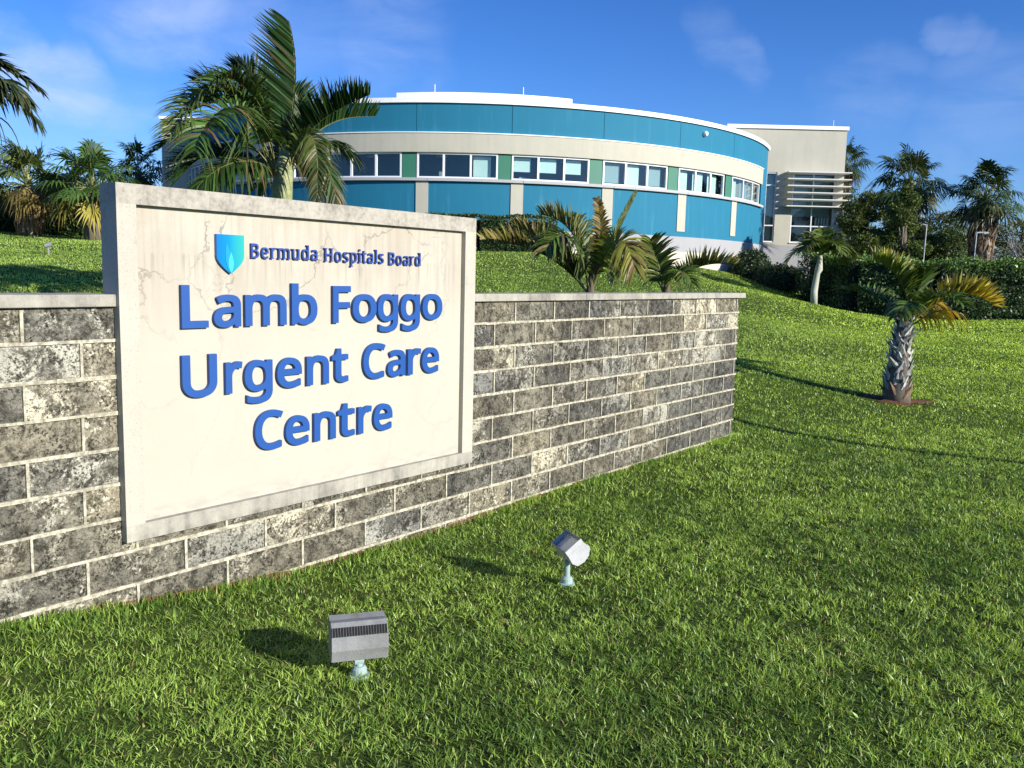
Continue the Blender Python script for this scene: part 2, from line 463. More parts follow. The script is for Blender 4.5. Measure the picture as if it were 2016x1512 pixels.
o = bpy.data.objects.new('grass', me); COL.objects.link(o)
tag(o, 'short mown green lawn grass round the wall and up the bank', 'grass', kind='stuff')
print('blades', nb)

# ================================================================== STONE WALL
ROW0, ROWH = 1.572, .175
S0, BL = 5.175, .504
mt, t, out = new_mat("weathered_block")
v = coord(t); tint = attr(t)
sep = N(t, 'ShaderNodeSeparateColor'); t.links.new(tint, sep.inputs[0])
vv = N(t, 'ShaderNodeVectorMath', operation='MULTIPLY_ADD')     # every block gets its own patch of the pattern
t.links.new(tint, vv.inputs[0]); vv.inputs[1].default_value = (37, 53, 71); t.links.new(v, vv.inputs[2]); v2 = vv.outputs[0]
nA = noise(t, 4.5, 6, .75, v2, .8); nB = noise(t, 42, 6, .8, v2, .5); nC = noise(t, 16, 4, .6, v2); nP = noise(t, 75, 3, .6, v2)
c = mix(t, step(t, mth(t, 'ADD', mth(t, 'MULTIPLY', nB, .6), mth(t, 'MULTIPLY', nC, .4)), .40, .60), (.068, .064, .052), (.25, .24, .205))
c = mix(t, mth(t, 'MULTIPLY', step(t, nC, .42, .60), .55), c, (.27, .25, .21))
wf = mth(t, 'ADD', mth(t, 'MULTIPLY', nA, .60), mth(t, 'MULTIPLY', nB, .40))
wt_ = mth(t, 'ADD', wf, mth(t, 'MULTIPLY', mth(t, 'SUBTRACT', sep.outputs[0], .5), .11))
c = mix(t, mth(t, 'MULTIPLY', step(t, wt_, .525, .57), .80), c, (.60, .58, .50))
c = mix(t, mth(t, 'MULTIPLY', mth(t, 'MULTIPLY', step(t, nP, .54, .62), step(t, noise(t, 9, 4, .7, v2), .44, .56)), .9), c, (.022, .020, .017))
big = noise(t, 1.1, 4, .6, v)
c = mix(t, 1.0, c, mix(t, step(t, big, .38, .62), (.62, .61, .60), (1.28, 1.25, 1.15)), 'MULTIPLY')
mulv = mix(t, 1.0, c, mix(t, sep.outputs[1], (.66, .69, .74), (1.15, 1.10, .98)), 'MULTIPLY')
hgt = mth(t, 'ADD', mth(t, 'MULTIPLY', nB, 1.0), mth(t, 'MULTIPLY', step(t, nP, .62, .5), .7))
principled(t, out, mulv, .95, spec=.15, nrm=bump(t, hgt, .8, .012))
M_BLOCK = mt
mt, t, out = new_mat("mortar")
c = mix(t, step(t, noise(t, 30, 5, .7, coord(t)), .35, .7), (.26, .24, .18), (.62, .57, .43))
principled(t, out, c, .95, spec=.1, nrm=bump(t, noise(t, 90, 3), .6, .006)); M_MORTAR = mt
def stained_cement(name, light, mid, dark, thr=.5):
    mt, t, out = new_mat(name)
    a = noise(t, 2.2, 6, .65, coord(t)); b = noise(t, 14, 6, .7, coord(t)); d = noise(t, 120, 3, .6, coord(t)); sgr = noise(t, 1, 5, .6, coord(t, (14, 14, 1.6)))
    f = mth(t, 'ADD', mth(t, 'MULTIPLY', a, .5), mth(t, 'MULTIPLY', mth(t, 'ADD', b, sgr), .25))
    c = ramp(t, f, [(thr - .14, light), (thr, mid), (thr + .13, dark)])
    c = mix(t, mth(t, 'MULTIPLY', step(t, d, .56, .7), .35), c, (.12, .11, .10))
    principled(t, out, c, .9, spec=.2, nrm=bump(t, mth(t, 'ADD', b, d), .35, .006)); return mt
M_COPING = stained_cement("coping_cement", (.47, .44, .36), (.33, .31, .26), (.16, .15, .13), .50)
M_FRAME = stained_cement("sign_frame_cement", (.70, .64, .52), (.50, .46, .38), (.27, .25, .215), .51)

SW0, SW1 = -1.2, 9.28
wroot = thing('stone_wall', tuple(W(4, -.1, -.1)), 'low wall of weathered grey limestone blocks with pale mortar joints, running behind the sign', 'wall')
back = MB(); wbox(back, SW0, SW1 - .01, -.19, -.012, -.5, 1.5555)
back.build('mortar_bed', M_MORTAR, wroot)
blk = MB(); mj = MB()
rows = 12
for r in range(rows):
    zt = ROW0 - .006 - r * ROWH if r == 0 else ROW0 - r * ROWH
    zt = min(zt, 1.553); zb = ROW0 - (r + 1) * ROWH
    k0 = math.floor((SW0 - S0) / BL) - 1
    ss = [S0 + (k + (.5 if r % 2 else 0)) * BL + random.uniform(-.006, .006) for k in range(k0, k0 + 30)]
    edges = [x for x in ss if SW0 + .05 < x < SW1 - .04]
    edges = [SW0] + edges + [SW1]
    for i in range(len(edges) - 1):
        a, b = edges[i] + .001, edges[i + 1] - .001
        light = random.random()
        br = random.random() * .75 + .1
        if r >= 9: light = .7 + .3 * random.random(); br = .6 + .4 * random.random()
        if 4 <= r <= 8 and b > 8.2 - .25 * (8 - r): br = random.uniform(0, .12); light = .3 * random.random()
        nxs, nzs = max(3, int((b - a) / .028)), 6
        uu = np.linspace(a, b, nxs + 1); zz = np.linspace(zb, zt, nzs + 1)
        UU, ZZ = np.meshgrid(uu, zz)
        OO = rng.normal(0, .0019, UU.shape) - .0015
        OO[0] = OO[-1] = -.007; OO[:, 0] = OO[:, -1] = -.007
        OO += random.uniform(-.002, .002)
        pts = wd[None, None] * UU[..., None] - wn[None, None] * (WDIST - OO[..., None]); pts[..., 2] = ZZ
        ii = np.arange(UU.size).reshape(UU.shape)
        qq = np.stack([ii[:-1, :-1], ii[:-1, 1:], ii[1:, 1:], ii[1:, :-1]], -1).reshape(-1, 4)
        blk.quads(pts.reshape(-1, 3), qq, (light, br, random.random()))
        if i > 0 and not (2.0 < edges[i] < 4.7 and zb > .40):
            x = edges[i] + random.uniform(-.003, .003); hw = .0062 + random.uniform(-.0012, .0015)
            wbox(mj, x - hw, x + hw, -.014, .0042 + random.uniform(-.001, .001), zb + .007, zt - .007)
        # block on the far end of the wall
        if i == len(edges) - 2:
            wbox(blk, SW1 - .012, SW1 + .002, -.185, -.012, zb + .006, zt - .004, (light, br, .3))
    # horizontal joint in short hand-struck lengths
    if r < rows - 1:
        for (xa, xb) in (((SW0, 2.07), (4.637, SW1)) if zb > .40 else ((SW0, SW1),)):
            x = xa
            while x < xb - .001:
                x2 = min(x + random.uniform(.09, .2), xb)
                if xb - x2 < .05: x2 = xb
                hw = .0080 + random.uniform(-.0018, .0028); zc = zb + random.uniform(-.0015, .0015)
                wbox(mj, x, x2 - .0005, -.014, .0060 + random.uniform(-.0015, .0012), zc - hw, zc + hw)
                x = x2
blk.build('stone_blocks', M_BLOCK, wroot)
mj.build('mortar_joints', M_MORTAR, wroot)
cp = MB(); wbox(cp, SW0 - .05, 2.066, -.235, .028, 1.557, 1.615); cp.build('coping', M_COPING, wroot, bevel=.005)
cp = MB()
for a, b in ((4.642, 6.1), (6.103, 7.7), (7.703, 9.38)): wbox(cp, a, b, -.235, .028, 1.557, 1.613)
cp.build('coping', M_COPING, wroot, bevel=.005)

# ================================================================== SIGN
sroot = thing('sign', tuple(W(3.35, -.02, .405)), 'cream cement hospital sign board with raised blue lettering, set into the stone wall', 'sign')
mt, t, out = new_mat("sign_render")
v = coord(t)
sp = N(t, 'ShaderNodeSeparateXYZ'); t.links.new(v, sp.inputs[0])
dv = mix(t, .16, v, noise(t, 3.2, 6, .62, v, out=1), 'LINEAR_LIGHT')
vo = N(t, 'ShaderNodeTexVoronoi', feature='DISTANCE_TO_EDGE'); vo.inputs['Scale'].default_value = 1.9; t.links.new(dv, vo.inputs['Vector'])
vo2 = N(t, 'ShaderNodeTexVoronoi', feature='DISTANCE_TO_EDGE'); vo2.inputs['Scale'].default_value = 4.6; t.links.new(dv, vo2.inputs['Vector'])
crack = mth(t, 'MULTIPLY', step(t, vo.outputs['Distance'], .013, .003), step(t, noise(t, 1.7, 3, .5, v), .42, .54))
crack2 = mth(t, 'MULTIPLY', step(t, vo2.outputs['Distance'], .018, .004), step(t, noise(t, 2.6, 3, .5, coord(t, (1.3, 1.3, 1.1))), .55, .68))
top = step(t, sp.outputs['Z'], .85, 1.5)                                                      # rain and dirt wash down from the top edge
crk = mth(t, 'MULTIPLY', mth(t, 'MAXIMUM', crack, mth(t, 'MULTIPLY', crack2, .6)), mth(t, 'ADD', mth(t, 'MULTIPLY', top, .6), .12))
n1 = noise(t, 2.0, 6, .65, v); n2 = noise(t, 260, 2, .6, v); st = noise(t, 1, 6, .65, coord(t, (22, 22, 1.3)))
c = mix(t, mth(t, 'MULTIPLY', step(t, n1, .35, .75), .55), (.455, .425, .350), (.425, .385, .312))
c = mix(t, mth(t, 'MULTIPLY', mth(t, 'MULTIPLY', step(t, st, .40, .72), top), .62), c, (.34, .29, .23))
c = mix(t, mth(t, 'MULTIPLY', step(t, n1, .40, .62), mth(t, 'MULTIPLY', top, .42)), c, (.37, .32, .255))
c = mix(t, mth(t, 'MULTIPLY', mth(t, 'MULTIPLY', step(t, sp.outputs['Z'], .20, .09), step(t, noise(t, 7, 6, .7, coord(t, (1, 1, 3))), .42, .62)), .55), c, (.33, .31, .27))
c = mix(t, mth(t, 'MULTIPLY', step(t, n2, .64, .72), mth(t, 'ADD', mth(t, 'MULTIPLY', top, .5), .1)), c, (.22, .19, .16))
drip = mth(t, 'MULTIPLY', step(t, sp.outputs['Z'], 1.20, 1.385), mth(t, 'MULTIPLY', step(t, sp.outputs['Z'], 1.42, 1.40), step(t, noise(t, 1, 4, .6, coord(t, (46, 46, 1.2))), .50, .68)))
c = mix(t, mth(t, 'MULTIPLY', drip, .5), c, (.26, .225, .18))
c = mix(t, mth(t, 'MULTIPLY', crk, .85), c, (.17, .145, .12))
principled(t, out, c, .9, spec=.2, nrm=bump(t, mth(t, 'SUBTRACT', mth(t, 'MULTIPLY', noise(t, 45, 4), .3), crk), .35, .006))
M_SIGN = mt
A0, A1, B0, B1 = 2.068, 4.64, .405, 2.135
a0, a1, b0, b1 = 2.165, 4.53, .488, 2.040
core = MB(); wbox(core, A0 + .003, A1 - .003, -.098, .014, B0 + .003, B1 - .003); core.build('panel', M_SIGN, sroot)
fr = MB()
def mit(P):   # mitred frame member from 4 (s,z) corners
    fr.hexa([W(P[0][0], .05, P[0][1]), W(P[1][0], .05, P[1][1]), W(P[1][0], -.1, P[1][1]), W(P[0][0], -.1, P[0][1]), W(P[3][0], .05, P[3][1]), W(P[2][0], .05, P[2][1]), W(P[2][0], -.1, P[2][1]), W(P[3][0], -.1, P[3][1])])
def member(name, P, mat):
    fm = MB()
    fm.add([W(x, .05, z) for x, z in P] + [W(x, -.1, z) for x, z in P], [(0, 1, 2, 3), (7, 6, 5, 4), (0, 4, 5, 1), (1, 5, 6, 2), (2, 6, 7, 3), (3, 7, 4, 0)])
    return fm.build(name, mat, sroot)
mt, t, out = new_mat("sign_frame_top")
a = noise(t, 5, 6, .7, coord(t)); b = noise(t, 40, 5, .7, coord(t)); st = noise(t, 1, 5, .7, coord(t, (18, 18, 2)))
f = mth(t, 'ADD', mth(t, 'MULTIPLY', a, .5), mth(t, 'MULTIPLY', mth(t, 'ADD', b, st), .25))
c = ramp(t, f, [(.36, (.46, .43, .36)), (.49, (.38, .35, .295)), (.62, (.23, .21, .175))])
principled(t, out, c, .9, spec=.2, nrm=bump(t, b, .4, .006)); M_FTOP = mt
member('frame', [(A0, b1), (A1, b1), (A1, B1), (A0, B1)][::-1], M_FTOP)
member('frame', [(A0, B0), (A1, B0), (A1, b0), (A0, b0)], M_COPING)
M_FSIDE = stained_cement("sign_frame_side", (.475, .445, .365), (.43, .40, .335), (.27, .25, .21), .56)
member('frame', [(A0, b0), (a0, b0), (a0, b1), (A0, b1)], M_FSIDE)
member('frame', [(A1, b0), (A1, b1), (a1, b1), (a1, b0)], M_FSIDE)

# ---- letters: outlines (bezier handles and points, thousandths of an em)
GL = json.loads('''{"L":[420,[[185,0,78,0,78,191,78,382,78,573,102,573,126,573,150,573,150,403,150,234,150,64,233,64,317,64,400,64,400,43,400,21,400,0,293,0]]],"a":[450,[[203,437,231,437,283,437,322,426,347,403,372,380,385,343,385,293,385,195,385,98,385,0,368,0,351,0,334,0,329,20,325,41,320,61,319,61,318,61,317,61,304,45,292,32,279,22,266,12,251,4,234,-1,217,-6,196,-8,172,-8,147,-8,124,-3,103,6,82,15,66,29,55,48,43,67,37,91,37,119,37,162,54,195,87,219,121,242,173,254,243,257,267,257,292,258,316,259,316,268,316,276,316,285,316,321,308,345,293,359,277,373,255,380,227,380,204,380,183,377,163,370,142,363,123,356,106,347,99,365,91,383,84,400,103,410,125,419,151,426,176,433],[273,209,252,208,198,206,161,197,141,182,120,167,110,146,110,119,110,95,117,77,132,66,147,55,165,49,188,49,225,49,255,59,279,79,303,99,315,130,315,172,315,184,315,197,315,210,294,209]]],"m":[750,[[512,438,540,438,588,438,625,425,649,401,673,376,685,335,685,280,685,187,685,93,685,0,662,0,638,0,615,0,615,92,615,184,615,277,615,310,608,336,594,353,580,370,558,379,528,379,486,379,456,366,438,342,420,318,411,283,411,237,411,158,411,79,411,0,388,0,365,0,342,0,342,92,342,184,342,277,342,299,338,318,332,333,326,348,316,360,303,367,290,375,274,379,253,379,225,379,202,372,185,360,169,348,157,331,150,308,142,285,139,257,139,223,139,149,139,74,139,0,115,0,92,0,68,0,68,143,68,287,68,430,87,430,106,430,125,430,129,410,132,391,136,371,137,371,138,371,140,371,149,386,160,399,173,409,186,418,200,426,217,431,233,435,249,438,266,438,299,438,327,432,349,420,371,408,388,390,398,366,399,366,400,366,402,366,416,390,436,408,461,420,486,432]]],"b":[493,[[139,511,139,461,139,443,138,426,138,410,137,394,136,382,135,373,136,373,137,373,139,373,151,391,168,406,189,419,211,431,238,437,272,437,325,437,368,418,401,381,433,344,449,289,449,215,449,166,442,125,427,91,412,58,392,33,365,17,338,0,307,-8,272,-8,238,-8,211,-2,189,10,168,23,151,37,139,55,137,55,135,55,133,55,128,36,123,18,119,0,102,0,85,0,68,0,68,203,68,406,68,609,92,609,115,609,139,609,139,560],[299,379,260,379,229,379,205,373,188,361,170,350,157,332,150,308,142,285,139,254,139,217,139,216,139,215,139,214,139,161,147,121,165,93,182,65,214,51,261,51,300,51,329,65,348,93,367,121,376,162,376,216,376,270,367,310,348,338,329,365]]],"F":[416,[[150,81,150,0,126,0,102,0,78,0,78,191,78,382,78,573,184,573,291,573,398,573,398,551,398,530,398,509,315,509,233,509,150,509,150,442,150,374,150,306,227,306,305,306,383,306,383,285,383,264,383,243,305,243,227,243,150,243,150,162]]],"o":[485,[[442,263,442,216,442,180,437,148,428,121,418,93,405,70,388,51,370,31,349,17,324,7,300,-3,272,-8,241,-8,213,-8,187,-3,163,7,139,17,118,31,100,51,83,70,69,93,59,121,49,148,44,180,44,216,44,263,52,304,68,336,84,369,107,394,137,412,167,429,203,438,244,438,283,438,317,429,347,412,377,394,400,369,417,336,433,304],[117,267,117,216,117,182,121,153,130,128,139,103,153,84,172,71,190,57,214,51,243,51,272,51,296,57,314,71,333,84,347,103,356,128,364,153,369,182,369,216,369,250,364,279,355,303,346,327,332,346,314,359,296,372,272,379,242,379,198,379,167,364,147,335,127,306]]],"g":[493,[[165,438,221,438,249,438,274,433,297,422,320,411,339,395,355,373,357,373,358,373,359,373,362,392,366,411,369,430,388,430,406,430,425,430,425,284,425,138,425,-7,425,-48,418,-82,404,-109,390,-137,369,-158,341,-172,312,-186,276,-192,233,-192,202,-192,173,-190,147,-186,121,-181,98,-174,78,-165,78,-144,78,-122,78,-100,98,-111,122,-119,149,-125,176,-131,206,-134,237,-134,273,-134,302,-123,324,-101,345,-80,355,-50,355,-13,355,-7,355,-2,355,4,355,10,356,20,356,32,357,44,357,52,358,57,357,57,356,57,354,57,339,35,321,19,299,8,277,-3,251,-8,221,-8,166,-8,122,11,91,51,60,90,44,144,44,214,44,283,60,337,91,377,122,418],[259,379,230,379,206,379,186,372,169,359,152,346,139,328,130,303,121,279,117,249,117,213,117,160,127,120,146,92,166,64,194,50,232,50,254,50,272,53,288,58,303,64,316,73,326,85,337,97,344,112,349,131,354,149,356,172,356,197,356,203,356,209,356,214,356,253,352,285,343,309,334,333,320,350,302,362,283,373]]],"U":[586,[[513,326,513,202,513,163,505,127,489,95,473,63,449,38,416,20,383,1,341,-8,290,-8,219,-8,165,11,128,50,91,89,72,140,72,204,72,327,72,450,72,573,96,573,120,573,144,573,144,449,144,325,144,201,144,155,157,119,182,93,206,67,244,55,294,55,329,55,357,61,379,73,401,86,416,103,427,126,437,148,442,173,442,202,442,326,442,449,442,573,466,573,489,573,513,573,513,449]]],"r":[331,[[249,438,269,438,277,438,285,437,295,437,304,436,312,435,319,433,316,411,313,390,310,368,303,370,296,371,287,372,279,373,271,374,264,374,247,374,231,370,217,363,202,356,188,347,176,334,165,321,155,306,149,289,142,271,139,251,139,229,139,153,139,76,139,0,115,0,92,0,68,0,68,143,68,287,68,430,87,430,107,430,126,430,129,404,131,377,134,351,135,351,136,351,137,351,146,367,157,382,170,395,183,408,198,418,214,426,231,434]]],"e":[452,[[196,438,234,438,271,438,303,430,329,414,356,398,376,375,390,346,404,317,411,283,411,244,411,230,411,215,411,201,313,201,215,201,117,201,118,153,131,116,154,90,178,65,211,52,254,52,281,52,306,55,327,60,348,65,370,72,392,82,392,61,392,41,392,20,370,10,349,3,327,-1,306,-6,280,-8,251,-8,210,-8,174,0,143,17,112,33,88,58,70,91,53,124,44,164,44,212,44,259,52,299,68,333,84,366,106,392,134,411,163,429],[257,380,233,380,200,380,173,369,154,348,134,326,122,296,119,257,192,257,265,257,338,257,338,282,334,303,326,322,319,340,308,354,292,364,277,375]]],"n":[495,[[257,438,275,438,326,438,365,425,391,401,418,376,431,335,431,280,431,187,431,93,431,0,407,0,384,0,361,0,361,92,361,183,361,275,361,310,353,336,338,353,322,370,298,379,265,379,217,379,184,365,166,338,148,312,139,273,139,223,139,149,139,74,139,0,115,0,92,0,68,0,68,143,68,287,68,430,87,430,106,430,125,430,129,410,132,391,136,371,137,371,138,371,140,371,149,386,161,399,175,409,189,418,205,426,222,431,239,435]]],"t":[289,[[192,50,212,50,222,50,233,51,245,53,256,54,265,56,272,59,272,41,272,23,272,5,264,1,254,-2,240,-4,226,-7,213,-8,200,-8,177,-8,157,-4,138,4,119,11,103,25,91,44,80,63,74,90,74,125,74,209,74,292,74,375,53,375,33,375,13,375,13,387,13,398,13,409,33,418,54,428,75,437,84,468,93,498,103,528,117,528,130,528,144,528,144,496,144,463,144,430,186,430,227,430,269,430,269,412,269,393,269,375,227,375,186,375,144,375,144,292,144,210,144,127,144,101,151,81,163,69,176,56]]],"C":[507,[[349,517,323,517,293,517,265,512,241,502,216,491,195,476,178,456,161,436,148,412,139,383,130,354,125,322,125,286,125,239,132,198,147,164,162,129,184,102,213,83,242,65,279,55,322,55,348,55,371,57,394,62,416,66,438,71,460,78,460,57,460,36,460,15,438,7,416,1,393,-2,371,-6,343,-8,312,-8,254,-8,205,4,166,28,127,52,98,86,78,131,59,175,49,227,49,287,49,330,55,370,67,406,79,442,97,473,120,499,143,525,172,545,206,559,240,574,280,581,324,581,353,581,382,578,409,572,436,566,461,558,482,547,472,527,463,506,453,486,435,494,416,501,394,508,372,514]]],"u":[495,[[404,430,427,430,427,287,427,143,427,0,408,0,389,0,370,0,366,19,363,38,359,57,358,57,357,57,356,57,347,42,335,30,321,20,306,10,291,3,273,-1,256,-6,238,-8,220,-8,186,-8,157,-3,134,8,110,19,93,36,81,59,69,82,63,112,63,148,63,242,63,336,63,430,87,430,111,430,135,430,135,338,135,245,135,153,135,119,142,93,158,76,173,59,198,51,230,51,262,51,287,57,306,69,324,81,337,98,345,121,353,145,357,173,357,206,357,281,357,355,357,430,380,430]]],"d":[493,[[243,-8,221,-8,167,-8,124,11,92,48,60,85,44,140,44,214,44,288,60,344,93,381,125,419,168,438,221,438,244,438,263,435,280,429,296,424,311,416,323,407,335,397,346,386,354,374,356,374,358,374,359,374,359,381,358,392,356,405,355,419,354,430,354,438,354,495,354,552,354,609,378,609,401,609,425,609,425,406,425,203,425,0,406,0,387,0,368,0,365,19,361,38,358,58,357,58,356,58,354,58,346,45,335,34,323,24,311,15,296,7,279,1,263,-5],[193,51,232,51,277,51,309,63,328,88,346,113,355,150,355,200,355,205,355,209,355,213,355,267,346,308,329,336,311,365,279,379,231,379,193,379,165,364,146,334,127,304,117,263,117,213,117,161,127,121,146,93,165,65]]],"H":[594,[[516,191,516,0,492,0,468,0,443,0,443,89,443,178,443,267,346,267,248,267,150,267,150,178,150,89,150,0,126,0,102,0,78,0,78,191,78,382,78,573,102,573,126,573,150,573,150,492,150,411,150,330,248,330,346,330,443,330,443,411,443,492,443,573,468,573,492,573,516,573,516,382]]],"s":[384,[[348,142,348,119,348,91,341,68,327,49,313,30,294,16,268,6,242,-3,212,-8,176,-8,146,-8,121,-6,99,-1,77,4,58,11,42,19,42,41,42,62,42,83,59,75,80,67,104,60,128,53,153,49,178,49,214,49,240,55,256,66,272,78,280,93,280,112,280,123,277,133,271,141,265,150,255,158,239,167,224,175,202,185,174,196,146,206,122,217,103,228,83,238,68,251,57,266,46,281,41,300,41,324,41,360,56,388,85,408,115,428,154,438,202,438,228,438,253,435,275,430,298,425,319,418,339,409,331,390,323,372,315,353,297,360,278,367,258,372,238,377,218,380,197,380,168,380,146,375,131,366,116,357,108,344,108,328,108,316,112,306,119,298,126,290,137,282,154,274,170,266,191,256,219,246,246,236,269,226,289,215,308,204,323,191,333,176,343,161]]],"p":[493,[[250,438,273,438,326,438,368,419,401,383,433,346,449,290,449,216,449,167,442,126,427,93,412,59,392,34,365,17,339,0,308,-8,272,-8,250,-8,230,-5,213,1,196,7,182,14,170,24,158,33,147,43,139,55,137,55,136,55,134,55,135,45,136,34,137,20,138,6,139,-6,139,-16,139,-75,139,-134,139,-192,115,-192,92,-192,68,-192,68,15,68,222,68,430,87,430,107,430,126,430,129,410,132,391,136,371,137,371,138,371,139,371,147,384,158,395,170,405,182,415,196,423,213,429,230,435],[299,379,260,379,231,379,208,373,190,362,172,351,160,335,152,313,144,291,139,263,139,229,139,225,139,220,139,216,139,180,142,150,150,126,157,101,170,83,188,70,206,57,230,51,261,51,288,51,309,58,326,72,343,87,355,106,364,131,372,156,376,184,376,217,376,266,367,305,348,334,329,364]]],"i":[207,[[115,430,139,430,139,287,139,143,139,0,115,0,92,0,68,0,68,143,68,287,68,430,92,430],[92,591,104,591,115,591,124,587,133,580,141,573,145,562,145,546,145,531,141,520,133,512,124,505,115,501,104,501,92,501,83,505,75,512,67,520,63,531,63,546,63,562,67,573,75,580,83,587]]],"l":[207,[[139,203,139,0,115,0,92,0,68,0,68,203,68,406,68,609,92,609,115,609,139,609,139,406]]],"B":[521,[[187,573,241,573,313,573,367,562,404,541,440,520,459,483,459,431,459,408,455,388,446,371,438,354,426,339,409,328,393,316,373,308,350,304,350,303,350,301,350,300,374,296,395,289,415,279,435,269,450,254,461,236,472,217,478,193,478,163,478,128,470,99,454,74,438,50,415,31,385,19,356,6,320,0,279,0,212,0,145,0,78,0,78,191,78,382,78,573,132,573],[221,329,256,329,305,329,339,337,357,352,375,368,384,392,384,423,384,454,373,477,351,490,329,504,293,511,245,511,213,511,182,511,150,511,150,450,150,389,150,329,185,329],[187,269,150,269,150,199,150,130,150,61,188,61,227,61,265,61,316,61,352,71,371,91,391,110,401,136,401,168,401,189,397,206,388,221,379,236,364,248,344,256,323,265,295,269,260,269,223,269]]]}''')
M_BLUE = plain('letter_blue', (.010, .070, .275), .5, spec=.4, nz=.05)
M_NAVY = plain('letter_navy', (.020, .060, .26), .5, spec=.35, nz=.08)
def letter_matrix():
    mm = Matrix.Identity(4)
    for i in range(3):
        mm[i][0] = wd[i]; mm[i][1] = (0, 0, 1)[i]; mm[i][2] = wn[i]
    return mm
LM = letter_matrix()
def glyph_mesh(ch, offset, slabs=(), cell=.0075):
    """outline -> thickened, solid letter: signed distance on a grid, contoured"""
    polys = []
    for sp_ in GL[ch][1]:
        B = np.array(sp_, float).reshape(-1, 3, 2) / 1000; n = len(B); pts = []
        for i in range(n):
            p0, h0 = B[i, 1], B[i, 2]; h1, p1 = B[(i + 1) % n, 0], B[(i + 1) % n, 1]
            ch_ = p1 - p0; L_ = np.hypot(*ch_) + 1e-9
            flat = abs(np.cross(ch_, h0 - p0)) / L_ < .002 and abs(np.cross(ch_, h1 - p0)) / L_ < .002
            for u in (np.array([0.]) if flat else np.arange(8) / 8):
                pts.append((1 - u) ** 3 * p0 + 3 * (1 - u) ** 2 * u * h0 + 3 * (1 - u) * u * u * h1 + u ** 3 * p1)
        P = np.array(pts); keep = np.hypot(*(P - np.roll(P, 1, 0)).T) > 1e-4; polys.append(P[keep])
    area = [0.5 * np.sum(P[:, 0] * np.roll(P[:, 1], -1) - np.roll(P[:, 0], -1) * P[:, 1]) for P in polys]
    sg = np.sign(area[int(np.argmax(np.abs(area)))])
    off = []
    for P in polys:
        d = np.roll(P, -1, 0) - P; d /= np.linalg.norm(d, axis=1)[:, None]
        nr = np.stack([d[:, 1], -d[:, 0]], 1) * sg; n0 = np.roll(nr, 1, 0)
        mt_ = n0 + nr; k = 2 / np.maximum((mt_ ** 2).sum(1), .55)
        off.append(P + mt_ * k[:, None] * offset)
    A_ = np.concatenate(off); B_ = np.concatenate([np.roll(P, -1, 0) for P in off])
    x0, y0 = A_.min(0) - .02; x1, y1 = A_.max(0) + .02
    for s_ in slabs: x0 = min(x0, s_[0] - .02); x1 = max(x1, s_[1] + .02); y0 = min(y0, s_[2] - .02); y1 = max(y1, s_[3] + .02)
    xs = np.arange(x0, x1 + cell, cell); ys = np.arange(y0, y1 + cell, cell)
    X, Y = np.meshgrid(xs, ys); Q = np.stack([X.ravel(), Y.ravel()], 1)
    dist = np.full(len(Q), 9.); wind = np.zeros(len(Q))
    for a_, b_ in zip(A_, B_):
        e = b_ - a_; t_ = np.clip(((Q - a_) @ e) / (e @ e + 1e-12), 0, 1); dist = np.minimum(dist, np.hypot(*(Q - a_ - t_[:, None] * e).T))
        up_ = (a_[1] <= Q[:, 1]) & (b_[1] > Q[:, 1]); dn = (a_[1] > Q[:, 1]) & (b_[1] <= Q[:, 1])
        cr = e[0] * (Q[:, 1] - a_[1]) - (Q[:, 0] - a_[0]) * e[1]
        wind += (up_ & (cr > 0)) * 1. - (dn & (cr < 0)) * 1.
    F = np.where(wind * sg > .5, dist, -dist)
    for s_ in slabs:
        F = np.maximum(F, np.minimum(np.minimum(Q[:, 0] - s_[0], s_[1] - Q[:, 0]), np.minimum(Q[:, 1] - s_[2], s_[3] - Q[:, 1])))
    F = F.reshape(X.shape); F = np.where(np.abs(F) < 1e-5, 1e-5, F)
    vid = {}; V = []; faces = []; rim = []
    def vert(key, p):
        if key not in vid: vid[key] = len(V); V.append(p)
        return vid[key]
    for j in range(len(ys) - 1):
        i = 0
        while i < len(xs) - 1:
            q = ((i, j), (i + 1, j), (i + 1, j + 1), (i, j + 1)); f = [F[b__, a__] for a__, b__ in q]
            if max(f) < 0: i += 1; continue
            if min(f) > 0: # one long cell
                k = i
                faces.append([vert((a__, b__), (xs[a__], ys[b__])) for a__, b__ in q]); i += 1; continue
            pl = []
            for m_ in range(4):
                (a0_, b0_), (a1_, b1_) = q[m_], q[(m_ + 1) % 4]; f0, f1 = f[m_], f[(m_ + 1) % 4]
                if f0 > 0: pl.append((vert((a0_, b0_), (xs[a0_], ys[b0_])), 0))
                if (f0 > 0) != (f1 > 0):
                    u = f0 / (f0 - f1); key = ('e', min((a0_, b0_), (a1_, b1_)), max((a0_, b0_), (a1_, b1_)))
                    pl.append((vert(key, (xs[a0_] + (xs[a1_] - xs[a0_]) * u, ys[b0_] + (ys[b1_] - ys[b0_]) * u)), 1 if f0 > 0 else 2))
            if len(pl) >= 3:
                faces.append([p_[0] for p_ in pl])
                for m_ in range(len(pl)):
                    if pl[m_][1] == 1 and pl[(m_ + 1) % len(pl)][1] == 2: rim.append((pl[m_][0], pl[(m_ + 1) % len(pl)][0]))
            i += 1
    n = len(V); VV = np.array([(x, y, .05) for x, y in V] + [(x, y, -.05) for x, y in V])
    FF = [tuple(f_) for f_ in faces] + [tuple(i_ + n for i_ in f_[::-1]) for f_ in faces] + [(b__, a__, a__ + n, b__ + n) for a__, b__ in rim]
    return VV, FF
